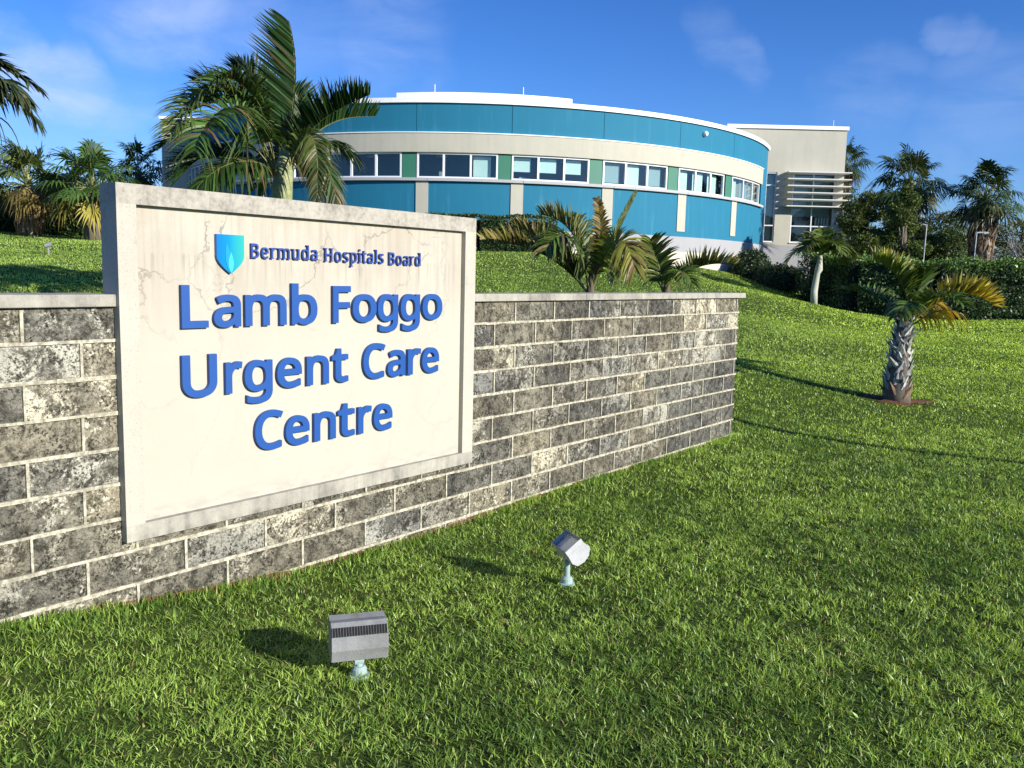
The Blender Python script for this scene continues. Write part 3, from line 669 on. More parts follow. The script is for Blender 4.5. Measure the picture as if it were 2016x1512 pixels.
def place_letter(V, Fc, s0, sx, zb, sz, o0, o1, mat, ch, serif=False):
    """V in em units; s = s0 + x*sx, z = zb + y*sz, depth o0..o1"""
    zmin, zmax = V[:, 2].min(), V[:, 2].max()
    S = s0 + V[:, 0] * sx; Z = zb + V[:, 1] * sz; O = o0 + (V[:, 2] - zmin) / (zmax - zmin) * (o1 - o0)
    pts = wd[None] * S[:, None] - wn[None] * (WDIST - O)[:, None]; pts[:, 2] = Z
    mb = MB().add(pts, Fc)
    return mb.build('letter', mat, sroot)
BOLD = .019
cache = {}
def G(ch, o_):
    if (ch, o_) not in cache: cache[(ch, o_)] = glyph_mesh(ch, o_)
    V, Fc = cache[(ch, o_)]; return V.copy(), Fc
big = [('LambFoggo', 1.443, [(2.396, 2.547), (2.579, 2.742), (2.768, 3.038), (3.074, 3.255), (3.372, 3.509), (3.524, 3.719), (3.729, 3.905), (3.928, 4.104), (4.128, 4.319)]),
       ('UrgentCare', 1.086, [(2.391, 2.591), (2.642, 2.745), (2.758, 2.939), (2.97, 3.141), (3.177, 3.34), (3.363, 3.49), (3.611, 3.797), (3.817, 3.974), (3.997, 4.119), (4.13, 4.294)]),
       ('Centre', .748, [(2.82, 3.008), (3.025, 3.194), (3.228, 3.392), (3.409, 3.542), (3.57, 3.682), (3.7, 3.861)])]
capU = .573 + 2 * BOLD
for txt, zb, ext in big:
    for ch, (e0, e1) in zip(txt, ext):
        V, Fc = G(ch, BOLD)
        V[:, 1] += BOLD; V[:, 1] /= capU
        x0, x1 = V[:, 0].min(), V[:, 0].max(); sx = (e1 - e0) / (x1 - x0)
        place_letter(V, Fc, e0 - x0 * sx, sx, zb, .219, .0155, .037, M_BLUE, ch)
SB = .005
words = [('Bermuda', 2.815, 3.268, 1.8085), ('Hospitals', 3.313, 3.784, 1.8035), ('Board', 3.830, 4.117, 1.797)]
for wtxt, e0, e1, zb in words:
    pen = 0; items = []
    for ch in wtxt:
        # serifs: a slab across every stem end
        sl = []
        for sp_ in GL[ch][1]:
            P = np.array(sp_, float).reshape(-1, 3, 2)[:, 1] / 1000
            for i in range(len(P)):
                A_, B_ = P[i], P[(i + 1) % len(P)]
                if abs(A_[1] - B_[1]) < .003 and .045 < abs(A_[0] - B_[0]) < .13:
                    y = A_[1]; xa, xb = sorted((A_[0], B_[0]))
                    others = P[(P[:, 0] > xa - .03) & (P[:, 0] < xb + .03)]
                    is_top = y > .38; is_bot = y < .01
                    if ch in 'eoCs' or (ch == 'a' and not is_bot): continue
                    if is_top: sl.append((xa - .055, xb + (.045 if ch in 'BH' else 0), y - .028, y))
                    elif is_bot: sl.append((xa - .045, xb + .045, y, y + .028))
        if ('s', ch) not in cache: cache[('s', ch)] = glyph_mesh(ch, SB, [(a__ - SB, b__ + SB, c__ - SB, d__ + SB) for a__, b__, c__, d__ in sl], .011)
        V, Fs = cache[('s', ch)]
        items.append((V, Fs, pen, ch)); pen += GL[ch][0] / 1000 + .06
    xmin = items[0][0][:, 0].min(); xmax = (items[-1][0][:, 0] + items[-1][2]).max(); sx = (e1 - e0) / (xmax - xmin)
    for V, Fs, pn_, ch in items:
        V = V.copy(); V[:, 0] += pn_ - xmin
        place_letter(V, Fs, e0, sx, zb, .0785 / .583, .0155, .031, M_NAVY, ch)
# ---- shield emblem
mt, t, out = new_mat("shield_blue")
gs = coord(t); sp2 = N(t, 'ShaderNodeSeparateColor'); t.links.new(attr(t), sp2.inputs[0])
c = ramp(t, sp2.outputs[0], [(0, (.0, .15, .50)), (.45, (.0, .22, .46)), (.62, (.01, .29, .38)), (1, (.03, .37, .32))])
principled(t, out, c, .25, spec=.5); M_SHIELD = mt
M_LEAF1 = plain('shield_leaf_pale', (.05, .46, .48), .3, nz=.02)
M_LEAF2 = plain('shield_leaf_teal', (.01, .25, .48), .3, nz=.02)
def shield_pt(u):      # outline, s in 0..1, z in 0..1 going round
    return u
out_pts = [(0, 1), (1, 1), (1, .45)]
for k in range(1, 9):
    a_ = k / 8; out_pts.append((1 - .5 * a_ ** 1.35, .45 - .45 * a_ ** .80))
out_pts += [(1 - x, y) for x, y in out_pts[3:-1][::-1]] + [(0, .45)]
ss0, ss1, zz0, zz1 = 2.603, 2.768, 1.722, 1.925
def flat_shape(name, pts, o0, o1, mat, parent, grad=True):
    n = len(pts); mb = MB()
    v0 = [W(ss0 + x * (ss1 - ss0), o1, zz0 + y * (zz1 - zz0)) for x, y in pts]
    v1 = [W(ss0 + x * (ss1 - ss0), o0, zz0 + y * (zz1 - zz0)) for x, y in pts]
    cols = [(x, y, 0) for x, y in pts] * 2
    mb.add(v0 + v1, [tuple(range(n))[::-1], tuple(range(n, 2 * n))] + [(i, (i + 1) % n, n + (i + 1) % n, n + i) for i in range(n)], np.array(cols, float))
    return mb.build(name, mat, parent)
sh = flat_shape('shield_emblem', out_pts, .0155, .034, M_SHIELD, sroot)
def leafshape(cx_, y0, y1, w_, lean=0):
    L_ = []; m_ = 12
    for k in range(m_ + 1): u = k / m_; L_.append((cx_ + w_ * math.sin(math.pi * u ** .9) + lean * u * u, y0 + (y1 - y0) * u))
    for k in range(m_ - 1, 0, -1): u = k / m_; L_.append((cx_ - w_ * math.sin(math.pi * u ** .9) + lean * u * u, y0 + (y1 - y0) * u))
    return L_
flat_shape('emblem_leaf', leafshape(.5, .015, .56, .095), .0345, .0375, M_LEAF1, sh)
flat_shape('emblem_leaf', leafshape(.44, .03, .80, .11, -.10), .0342, .0362, M_LEAF2, sh)

# ================================================================== BUILDING
CX, CY, R0 = -2.2, 51.6, 16.2
broot = thing('clinic_building', (CX, CY - R0, 2.3), 'turquoise and cream building with a curved front, on the bank', 'building')
M_TEAL = painted('teal_paint', (.004, .150, .255), .10, .12, .8, (.10, .33, .42), .35)
M_CREAM = painted('cream_paint', (.45, .43, .35), .22, .2, .85, (.40, .37, .31), .45)
M_WHITE = painted('white_roof_paint', (.86, .86, .84), .06, .05, .6, (.7, .7, .68), .1)
M_GREY = painted('grey_plinth_paint', (.34, .34, .35), .12, .15, .85, (.38, .38, .38), .3)
M_STONE = painted('pale_stone_base', (.60, .55, .44), .25, .3, .9, (.36, .30, .22), .7)
M_GREEN = painted('green_panel_paint', (.035, .17, .11), .08, .05, .6, (.1, .2, .15), .1)
M_ALU = plain('white_window_frame', (.72, .74, .76), .4, nz=.04)
M_LEDGE = painted('grey_ledge', (.40, .40, .40), .15, .1, .8, (.3, .3, .3), .4)
M_GAP = plain('joint_dark', (.02, .05, .07), .9)
M_ROOM = plain('room_dark', (.085, .115, .14), .9)
M_BLIND = plain('roller_blind', (.74, .82, .76), .8, nz=.03)
M_BLIND2 = plain('roller_blind_grey', (.36, .42, .42), .8, nz=.05)
mt, t, out = new_mat('window_glass')
fr_ = N(t, 'ShaderNodeLayerWeight'); fr_.inputs[0].default_value = .5
gl_ = N(t, 'ShaderNodeBsdfGlossy'); gl_.inputs['Roughness'].default_value = .02
tp_ = N(t, 'ShaderNodeBsdfTransparent'); tp_.inputs[0].default_value = (.86, .93, .93, 1)
t.links.new(bump(t, noise(t, 1.1, 2, .5, coord(t)), .06, .05), gl_.inputs['Normal'])
ms = N(t, 'ShaderNodeMixShader'); t.links.new(mth(t, 'ADD', mth(t, 'MULTIPLY', mth(t, 'POWER', fr_.outputs['Facing'], 3.5), .7), .06), ms.inputs[0])
t.links.new(tp_.outputs[0], ms.inputs[1]); t.links.new(gl_.outputs[0], ms.inputs[2]); t.links.new(ms.outputs[0], out.inputs[0])
M_GLASS = mt
def AP(th, r, z):
    a_ = math.radians(th); return (CX + r * math.sin(a_), CY - r * math.cos(a_), z)
def arc(mb, t0, t1, r0, r1, z0, z1, col=None, st=1.2):
    n = max(1, int(math.ceil((t1 - t0) / st))); vs = []
    for i in range(n + 1):
        th = t0 + (t1 - t0) * i / n
        vs += [AP(th, r1, z0), AP(th, r1, z1), AP(th, r0, z1), AP(th, r0, z0)]
    fs = []
    for i in range(n):
        for k in range(4):
            fs.append((i * 4 + k, (i + 1) * 4 + k, (i + 1) * 4 + (k + 1) % 4, i * 4 + (k + 1) % 4))
    fs += [(0, 1, 2, 3), tuple(n * 4 + k for k in (3, 2, 1, 0))]
    return mb.add(vs, fs, col)
TL, TR = -58.0, 70.0
SEAM = [-61.9, -48.1, -34.2, -20.4, -6.6, 6.95, 20.7, 34.6, 48.8]
wl = MB()
ed = [TL] + [x for x in SEAM if x > TL] + [TR]
for i in range(len(ed) - 1): arc(wl, ed[i] + .035, ed[i + 1] - .035, R0 - .3, R0, 7.31, 8.47)
wl.build('upper_wall', M_TEAL, broot)
gp = MB(); arc(gp, TL, TR - .2, R0 - .32, R0 - .05, 7.0, 8.46); gp.build('joint_backing', M_GAP, broot)
lw = MB()
arc(lw, TL, TR, R0 - .3, R0, 3.6, 5.42)
arc(lw, 63.35, TR, R0 - .3, R0, 5.421, 7.309)
lw.build('lower_wall', M_TEAL, broot)
cb = MB(); arc(cb, TL, 63.3, R0 - .3, R0 + .07, 6.56, 7.305); cb.build('cream_band', M_CREAM, broot)
ce = MB(); arc(ce, TL, 63.35, R0 - .2, R0 + .10, 7.306, 7.345); ce.build('band_capping', M_WHITE, broot)
lg = MB()
for i in range(len(SEAM)):
    a_ = max(SEAM[i] + 1.75, TL); b_ = (SEAM[i + 1] + 1.70) if i < 8 else 63.9
    arc(lg, a_, b_, R0 - .25, R0 + .14, 5.43, 5.545)
lg.build('window_ledge', M_LEDGE, broot)
pc = MB(); arc(pc, TL, TR + .15, R0 - .5, R0 + .09, 8.475, 8.66); pc.build('parapet_cap', M_WHITE, broot)
gy = MB(); arc(gy, TL, TR, R0 - .3, R0 + .025, 2.94, 3.598); gy.build('plinth', M_GREY, broot)
sb_ = MB(); arc(sb_, TL, 57.4, R0 - .3, R0 + .05, 1.2, 2.938); arc(sb_, 57.4, TR, R0 - .3, R0 + .02, 1.0, 2.938); sb_.build('stone_base', M_STONE, broot)
for x in SEAM[1:]:
    pl = MB(); arc(pl, x, x + 1.78, R0 - .1, R0 + .035, 3.82, 5.428); pl.build('pilaster', M_CREAM, broot)
    if x < 48: pass
for i, x in enumerate(SEAM[1:] ):
    gpn = MB(); arc(gpn, x - 2.05, x - .05, R0 - .2, R0 - .03, 5.546, 6.558); gpn.build('green_panel', M_GREEN, broot)
BL_STATE = {-61.9: '...', -48.1: 'w..', -34.2: '...', -20.4: '...', -6.6: '..w', 6.95: 'www', 20.7: 'gwg', 34.6: 'www', 48.8: 'wgg'}
room = MB()
arc(room, TL, 63.3, R0 - 1.75, R0 - 1.7, 5.0, 7.0)
arc(room, TL, 63.3, R0 - 1.7, R0 - .3, 5.40, 5.45)
arc(room, TL, 63.3, R0 - 1.7, R0 - .3, 6.62, 6.68)
room.build('room_interior', M_ROOM, broot)
M_DESK = plain('desk_items', (.40, .36, .30), .7); M_CL = plain('ceiling_light_diffuser', (.8, .8, .72), .5)
for th, w_, h_ in ((8.4, 1.0, .17), (9.3, .7, .12), (-3.6, .4, .3), (1.2, .25, .4), (12.5, .8, .1), (36, 1, .12), (23, .9, .12)):
    arc(MB(), th, th + w_, R0 - .75, R0 - .55, 5.455, 5.57 + h_).build('desk_item', M_DESK, broot)
for th in (-30, -24, -16.5, -10.5, -4.5, 2.2, 9, 16): arc(MB(), th, th + 1.6, R0 - 1.6, R0 - 1.35, 6.56, 6.61).build('ceiling_light', M_CL, broot)
for x in SEAM:
    e0 = x + .08; e1 = x + 11.65 if x < 48 else 62.3
    if x < TL: e0 = TL + .3
    ro, ri = R0 - .02, R0 - .12
    f_ = MB(); zb_, zt_ = 5.548, 6.557; fw = .07; aw = math.degrees(fw / R0)
    arc(f_, e0, e1, ri, ro, zb_, zb_ + fw); arc(f_, e0, e1, ri, ro, zt_ - fw, zt_)
    cuts = [e0, e0 + (e1 - e0) / 3, e0 + 2 * (e1 - e0) / 3, e1]
    arc(f_, e0, e0 + aw, ri, ro, zb_ + fw, zt_ - fw); arc(f_, e1 - aw, e1, ri, ro, zb_ + fw, zt_ - fw)
    for c_ in cuts[1:3]: arc(f_, c_ - aw * .6, c_ + aw * .6, ri, ro - .005, zb_ + fw, zt_ - fw)
    wf_ = f_.build('window', M_ALU, broot)
    for k in range(3):
        p_ = MB(); arc(p_, cuts[k] + aw, cuts[k + 1] - aw, R0 - .085, R0 - .077, zb_ + fw, zt_ - fw); p_.build('pane', M_GLASS, wf_)
        stt = BL_STATE[x][k]
        if stt != '.':
            dz = {'w': .0, 'g': .0}[stt]; dz = .30 if (x == 6.95) else (.04 if stt == 'w' else .06)
            b__ = MB(); wdt = (cuts[k + 1] - cuts[k])
            arc(b__, cuts[k] + aw * 1.4, cuts[k + 1] - aw * 1.4 - wdt * (.16 if stt == 'w' else .05), R0 - .30, R0 - .29, zb_ + fw + dz, zt_ - .09)
            b__.build('blind', M_BLIND if stt == 'w' else M_BLIND2, wf_)
# roof deck and the raised roof ring behind the parapet
rf = MB(); vs = [AP(TL + (TR - TL) * i / 40, R0 - .45, 8.42) for i in range(41)] + [(17.5, 60, 8.42), (-17.3, 60, 8.42)]
rf.add(vs, [tuple(range(len(vs)))]); rf.build('roof', M_WHITE, broot)
ur = MB(); arc(ur, -15.6, 22.3, 11.6, 12.0, 8.3, 9.44); ur.build('upper_roof_wall', M_GREY, broot)
ur = MB(); arc(ur, -15.7, 22.4, 11.2, 12.12, 9.445, 9.72); ur.build('upper_roof_edge', M_WHITE, broot)
for th, z in ((-7.5, 9.72), (11.6, 9.72)):
    p0 = AP(th, 11.9, z); at_ = MB().tube([p0, (p0[0], p0[1], z + .38)], .018, 6); at_.build('lightning_rod', M_ALU, broot)
p0 = (16.8, 47.45, 10.03); MB().tube([p0, (p0[0], p0[1], 10.35)], .018, 6).build('lightning_rod', M_ALU, broot)
pl_ = AP(40.0, R0 + .0, 8.13); dm = MB(); dm.tube([AP(40, R0 - .02, 8.13), AP(40, R0 + .10, 8.13), AP(40, R0 + .16, 8.12), AP(40, R0 + .19, 8.12)], [.12, .12, .09, .02], 14)
dm.build('wall_camera', M_ALU, broot, smooth=False)
# body behind the curved wall
bd = MB(); bd.box(-15.3, 13.2, 47.62, 60, 1.0, 8.40); bd.build('rear_block', M_CREAM, broot)
# right annexe : flat front at y = 47.5
AY = 47.5; ax = MB()
X0, X1, ZT = 11.2, 17.58, 9.84
def hole_wall(mb, x0, x1, z0, z1, holes, y0, y1):
    xs = sorted({x0, x1} | {h[0] for h in holes} | {h[1] for h in holes}); zs = sorted({z0, z1} | {h[2] for h in holes} | {h[3] for h in holes})
    for i in range(len(xs) - 1):
        for j in range(len(zs) - 1):
            cx_, cz_ = (xs[i] + xs[i + 1]) / 2, (zs[j] + zs[j + 1]) / 2
            if any(h[0] < cx_ < h[1] and h[2] < cz_ < h[3] for h in holes): continue
            mb.box(xs[i], xs[i + 1], y0, y1, zs[j], zs[j + 1])
hole_wall(ax, X0, X1, 3.71, ZT, [(13.40, 13.99, 3.87, 7.58), (14.86, 17.15, 3.87, 7.56)], AY, AY + .3)
bd2 = MB(); bd2.box(X1 - .3, X1 - .002, AY + .301, 60, 1.0, ZT - .002); bd2.box(X0, X1 - .31, AY + 3.0, AY + 3.2, 1.0, ZT - .002); 
ax.build('annexe_wall', M_CREAM, broot); bd2.build('annexe_side_wall', M_CREAM, broot)
rr = MB(); rr.box(X0 + .01, X1 - .31, AY + .31, AY + 2.99, 3.4, 3.6); rr.box(X0 + .01, X1 - .31, AY + .31, AY + 2.99, 7.8, 8.0); rr.build('annexe_room', M_ROOM, broot)
gpl = MB(); gpl.box(X0, X1 + .03, AY - .03, AY + .3, .6, 3.707); gpl.build('annexe_plinth', M_GREY, broot)
cpn = MB(); cpn.box(X0 - .05, X1 + .07, AY - .09, AY + 12, ZT + .003, ZT + .19); cpn.build('annexe_roof_edge', M_WHITE, broot)
def framed(x0, x1, z0, z1, vs_, hs_, name='window'):
    f_ = MB(); w_ = .06; y0, y1 = AY + .04, AY + .14
    f_.box(x0, x1, y0, y1, z0, z0 + w_); f_.box(x0, x1, y0, y1, z1 - w_, z1)
    f_.box(x0, x0 + w_, y0, y1, z0 + w_, z1 - w_); f_.box(x1 - w_, x1, y0, y1, z0 + w_, z1 - w_)
    for v_ in vs_: f_.box(v_ - w_ / 2, v_ + w_ / 2, y0 + .005, y1, z0 + w_, z1 - w_)
    cutx = [x0 + w_] + [k for v_ in vs_ for k in (v_ - w_ / 2, v_ + w_ / 2)] + [x1 - w_]
    for h_ in hs_:
        for i in range(0, len(cutx), 2): f_.box(cutx[i], cutx[i + 1], y0 + .01, y1, h_ - w_ / 2, h_ + w_ / 2)
    wr = f_.build(name, M_ALU, broot)
    for i in range(0, len(cutx), 2):
        zs = [z0 + w_] + [k for h_ in hs_ for k in (h_ - w_ / 2, h_ + w_ / 2)] + [z1 - w_]
        for j in range(0, len(zs), 2):
            p_ = MB(); p_.box(cutx[i], cutx[i + 1], y0 + .045, y0 + .053, zs[j], zs[j + 1]); p_.build('pane', M_GLASS, wr)
    return wr
wr = framed(13.40, 13.99, 3.87, 7.58, [], [4.76, 6.9])
b_ = MB(); b_.box(13.45, 13.94, AY + .5, AY + .51, 3.95, 7.5); b_.build('blind', M_BLIND2, wr)
wr = framed(14.86, 17.15, 3.87, 7.56, [15.98], [4.76, 5.77, 6.12, 6.48, 6.84, 7.2])
b_ = MB(); b_.box(14.95, 17.1, AY + .5, AY + .51, 5.3, 7.5); b_.build('blind', M_BLIND2, wr)
for k in range(5):
    b_ = MB(); b_.box(16.35 + .16 * k, 16.45 + .16 * k, AY + .55, AY + .56, 4.5, 5.28); b_.build('blind', M_BLIND, wr)
sill = MB(); sill.box(14.82, 17.2, AY - .05, AY + .03, 3.82, 3.868); sill.build('window_sill', M_LEDGE, broot)
M_LOUV = plain('louvre_pale', (.62, .62, .58), .5, nz=.05)
for k in range(6):
    z = 5.77 + .357 * k; lv = MB()
    lv.hexa([(14.40, AY - .62, z - .02), (17.78, AY - .62, z - .02), (17.78, AY - .002, z - .02), (14.40, AY - .002, z - .02), (14.40, AY - .62, z + .035), (17.78, AY - .62, z + .035), (17.78, AY - .002, z + .035), (14.40, AY - .002, z + .035)])
    lv.build('louvre', M_LOUV, broot)
# left wing
LY = 43.4
lwm = MB()
X0, X1, ZT = -17.45, -12.5, 8.9
hole_wall(lwm, X0, X1, 1.5, ZT, [(-16.2, -15.75, 3.6, 6.3)], LY, LY + .3)
lwm.build('left_wing_wall', M_CREAM, broot)
lws = MB(); lws.box(X0, X0 + .3, LY + .301, 60, 1.5, ZT - .002); lws.box(X0 + .31, X1, LY + 1.6, LY + 1.7, 1.5, ZT - .01); lws.build('left_wing_side_wall', M_CREAM, broot)
c_ = MB(); c_.box(X0 - .07, X1, LY - .09, LY + 14, ZT + .003, ZT + .13); c_.build('left_wing_roof_edge', M_WHITE, broot)
f_ = MB(); f_.box(-16.2, -16.14, LY + .04, LY + .1, 3.6, 6.3); f_.box(-15.81, -15.75, LY + .04, LY + .1, 3.6, 6.3); f_.box(-16.139, -15.811, LY + .04, LY + .1, 6.24, 6.3)
wr = f_.build('window', M_ALU, broot); p_ = MB(); p_.box(-16.139, -15.811, LY + .06, LY + .07, 3.6, 6.239); p_.build('pane', M_GLASS, wr)

# ================================================================== PALMS
def unit(v): return v / max(np.linalg.norm(v), 1e-9)
def bez(c, t):
    c = [np.array(p, float) for p in c]
    while len(c) > 1: c = [a * (1 - t) + b * t for a, b in zip(c[:-1], c[1:])]
    return c[0]
M_PALM = leaf_mat('palm_leaf', (1, 1, 1), .25, .42, .32, .22, 5)
M_RACHIS = leaf_mat('palm_rachis', (.16, .20, .05), .1, .5, .3)
DG, MG, YG = (.040, .075, .018), (.085, .13, .026), (.20, .21, .035)
BR, OR = (.20, .135, .06), (.42, .24, .03)
def frond(root, ctrl, n=46, L=.62, width=.034, up=(0, 0, 1), lift=.5, fwd=.35, wind=(0, 0, 0), droop=.45, col=DG, tipcol=None, sides=(1, 1), start=.16, rad=.014, seed=0, jit=.12, name='frond', label=None, brown=.04):
    r = np.random.default_rng(seed); mb = MB()
    pts = [bez(ctrl, t_) for t_ in np.linspace(0, 1, 18)]
    mb.tube(pts, list(np.linspace(rad, rad * .18, 18)), 5, (1.0 * .22, .21, .07))
    upv = np.array(up, float); wind = np.array(wind, float)
    for sd, Ls in ((1, sides[0]), (-1, sides[1])):
        if Ls <= 0: continue
        for i in range(n):
            t_ = start + (1 - start) * (i + r.random() * .7) / n
            t_ = min(t_, .995)
            P = bez(ctrl, t_); T = unit(bez(ctrl, min(t_ + .01, 1)) - bez(ctrl, t_ - .01))
            S = np.cross(T, upv); S = unit(S) if np.linalg.norm(S) > .05 else np.array([1., 0, 0])
            Nn = unit(np.cross(S, T))
            u = (t_ - start) / (1 - start)
            prof = (.45 + 1.0 * math.sin(math.pi * min(1, u * .85 + .12)) ** .8) * .72
            ln = L * Ls * prof * r.uniform(.82, 1.12)
            d = unit(S * sd + Nn * lift * r.uniform(.6, 1.4) + T * (fwd + .9 * u ** 2) + wind + r.normal(0, jit, 3))
            wv = unit(np.cross(d, Nn + r.normal(0, .35, 3)))
            Kk = 4; row = []
            kink = r.random() < .12
            for k in range(Kk + 1):
                q = k / Kk
                dr = droop * ln * q ** 2 * (1.6 if kink and q > .5 else 1)
                c_ = P + d * ln * q * (1 - .15 * q * droop) + np.array([0, 0, -dr])
                w_ = width * (.55 + .9 * math.sin(math.pi * min(q + .18, 1)) if q < .99 else .08) * .5 * Ls ** .3
                row += [c_ - wv * w_, c_ + wv * w_]
            base = np.array(col) * r.uniform(.6, 1.9)
            if tipcol is not None:
                base = base * (1 - u) + np.array(tipcol) * u * r.uniform(.7, 1.2)
            if r.random() < brown: base = np.array(BR) * r.uniform(.6, 1.2)
            cc_ = np.array([base * (1 + .0 * k) if k < 4 else base * .6 + np.array(BR) * .4 for k in range(Kk + 1) for _ in (0, 1)])
            mb.quads(row, [(2 * k, 2 * k + 1, 2 * k + 3, 2 * k + 2) for k in range(Kk)], cc_)
    return mb.build(name, M_PALM, root, label=label)
def rel(base, *pp): return [tuple(np.array(base) + np.array(p)) for p in pp]

# ---- windblown palm behind the sign
PX, PY = -3.73, 14.0
KX = 14 / 1700.
mt, t, out = new_mat('palm_trunk_green')
zz_ = noise(t, 1, 4, .6, coord(t, (3, 3, 9))); rg = noise(t, 2, 3, .6, coord(t, (.6, .6, 12)))
c = mix(t, step(t, zz_, .35, .7), (.20, .24, .09), (.36, .37, .20)); c = mix(t, mth(t, 'MULTIPLY', step(t, rg, .56, .62), .5), c, (.20, .17, .10))
principled(t, out, c, .6, spec=.3, nrm=bump(t, rg, .3, .02)); M_TRUNKG = mt
pr = thing('palm_tree', (PX, PY, gz(PX, PY)), 'large windblown feather palm with a smooth green trunk, rising behind the sign', 'palm tree')
zg = gz(PX, PY)
MB().tube([(PX, PY, zg - .1), (PX, PY, 2.0), (PX, PY, 2.75), (PX, PY, 3.0), (PX + .03, PY, 3.3), (PX + .05, PY, 3.7)], [.19, .165, .155, .165, .14, .05], 20).build('trunk', M_TRUNKG, pr, smooth=True)
def PQ(px, py, dy=0.0):      # offset in metres in the palm's own frame, from sizes read off the crown
    return ((px - 555) * KX * (.93 if px < 555 else 1), dy, (345 - py) * KX)
CB = (PX, PY, 3.24)
def mf(pl, **kw):
    kw['n'] = int(kw['n'] * 1.5); kw['width'] = kw.get('width', .034) * .72; kw['L'] = kw['L'] * 1.1; kw['col'] = tuple(np.array(kw['col']) * np.array([.62, .78, .70]))
    return frond(pr, rel(CB, *[PQ(*p) for p in pl]), **kw)
mf([(562, 350, 0), (566, 250, .1), (592, 150, .1), (570, 62, 0)], n=60, L=.78, width=.036, up=(0, -1, .1), lift=.25, fwd=.75, wind=(-.55, 0, .28), droop=.05, sides=(.1, 1.0), col=DG, seed=1, jit=.05, start=.22)
mf([(562, 350, 0), (600, 255, -.2), (660, 235, -.5), (738, 208, -.7)], n=58, L=.50, width=.040, up=(0, -.6, 1), lift=1.1, fwd=.2, wind=(-.05, 0, 1.2), droop=.02, col=(.03, .055, .014), seed=2, jit=.10, sides=(1, .9))
mf([(560, 345, .2), (600, 230, .5), (650, 215, .8), (715, 210, 1.0)], n=50, L=.5, up=(0, 0, 1), lift=1.0, wind=(-.1, 0, 1.0), droop=.05, col=DG, seed=3)
mf([(545, 345, 0), (520, 215, .2), (430, 170, .3), (342, 238, .2)], n=58, L=.56, up=(0, -.3, 1), lift=.5, fwd=.5, wind=(-.30, 0, .95), droop=.08, col=(.055, .095, .02), seed=4)
mf([(548, 345, -.1), (525, 170, -.4), (440, 180, -1.0), (405, 300, -1.5)], n=58, L=.62, up=(0, -.3, 1), lift=.35, fwd=.3, wind=(-.1, 0, .35), droop=.4, col=MG, tipcol=(.13, .17, .04), seed=5)
mf([(545, 345, -.1), (520, 215, -.6), (470, 215, -1.2), (455, 330, -1.7)], n=56, L=.66, up=(-.3, -1, .5), lift=.3, fwd=.1, wind=(.35, 0, .25), droop=.5, col=(.085, .135, .03), seed=6)
mf([(545, 345, -.1), (500, 265, -.4), (420, 235, -.6), (345, 320, -.9)], n=54, L=.60, up=(0, -.2, 1), lift=.2, fwd=.4, wind=(-.6, 0, .2), droop=.2, col=MG, seed=7)
mf([(545, 350, 0), (480, 300, -.1), (410, 290, -.2), (365, 350, -.3)], n=70, L=.72, up=(0, -.5, 1), lift=.15, fwd=.5, wind=(-.8, 0, .15), droop=.1, col=(.04, .075, .02), seed=8)
mf([(545, 350, .3), (490, 305, .5), (430, 310, .6), (380, 375, .7)], n=60, L=.75, up=(0, -.5, 1), lift=.1, fwd=.4, wind=(-.7, 0, .0), droop=.2, col=DG, seed=9)
mf([(548, 345, .3), (525, 230, .7), (470, 150, 1.0), (415, 165, 1.3)], n=50, L=.55, up=(0, 0, 1), lift=.6, wind=(-.2, 0, .8), droop=.1, col=(.055, .09, .022), tipcol=(.16, .15, .05), seed=10)
mf([(550, 345, -.2), (545, 215, -.5), (505, 165, -.9), (475, 215, -1.4)], n=50, L=.55, up=(0, -.4, 1), lift=.4, wind=(-.1, 0, .55), droop=.35, col=(.09, .125, .035), seed=11)
mf([(550, 345, .1), (535, 220, .3), (490, 130, .6), (425, 128, .8)], n=50, L=.5, up=(0, -.3, 1), lift=.6, fwd=.4, wind=(-.3, 0, .8), droop=.08, col=DG, seed=12)
mf([(562, 348, -.2), (600, 255, -.4), (655, 235, -.7), (643, 405, -.8)], n=62, L=.34, width=.024, up=(0, -1, .5), lift=.3, fwd=.35, wind=(0, 0, .0), droop=.55, col=(.20, .23, .05), tipcol=(.05, .065, .02), seed=13, brown=.12)
mf([(560, 350, .1), (610, 290, 0), (640, 300, -.1), (668, 398, -.2)], n=44, L=.40, up=(.3, -1, .4), lift=.1, fwd=.5, wind=(0, 0, -.6), droop=.5, col=DG, seed=14, brown=.15)
mf([(550, 345, .4), (540, 260, 1.0), (500, 260, 1.4), (440, 350, 1.7)], n=44, L=.6, droop=.7, col=DG, seed=15)
mf([(556, 345, .3), (580, 240, .8), (560, 170, 1.1), (530, 150, 1.4)], n=44, L=.5, lift=.6, wind=(-.1, 0, .6), droop=.2, col=DG, seed=17, brown=.1)
mf([(558, 345, 0), (590, 265, .4), (630, 250, .7), (680, 300, .9)], n=44, L=.45, lift=.3, droop=.5, col=DG, seed=18, brown=.1)
mf([(550, 345, -.2), (500, 250, -.2), (455, 160, -.1), (380, 175, 0)], n=48, L=.5, lift=.6, fwd=.5, wind=(-.35, 0, .7), droop=.15, col=(.06, .10, .025), seed=19)
mf([(548, 348, -.1), (520, 310, -.5), (470, 330, -.9), (430, 385, -1.1)], n=44, L=.5, up=(0, -.6, .8), lift=.1, droop=.5, col=(.05, .085, .02), seed=20, brown=.1)

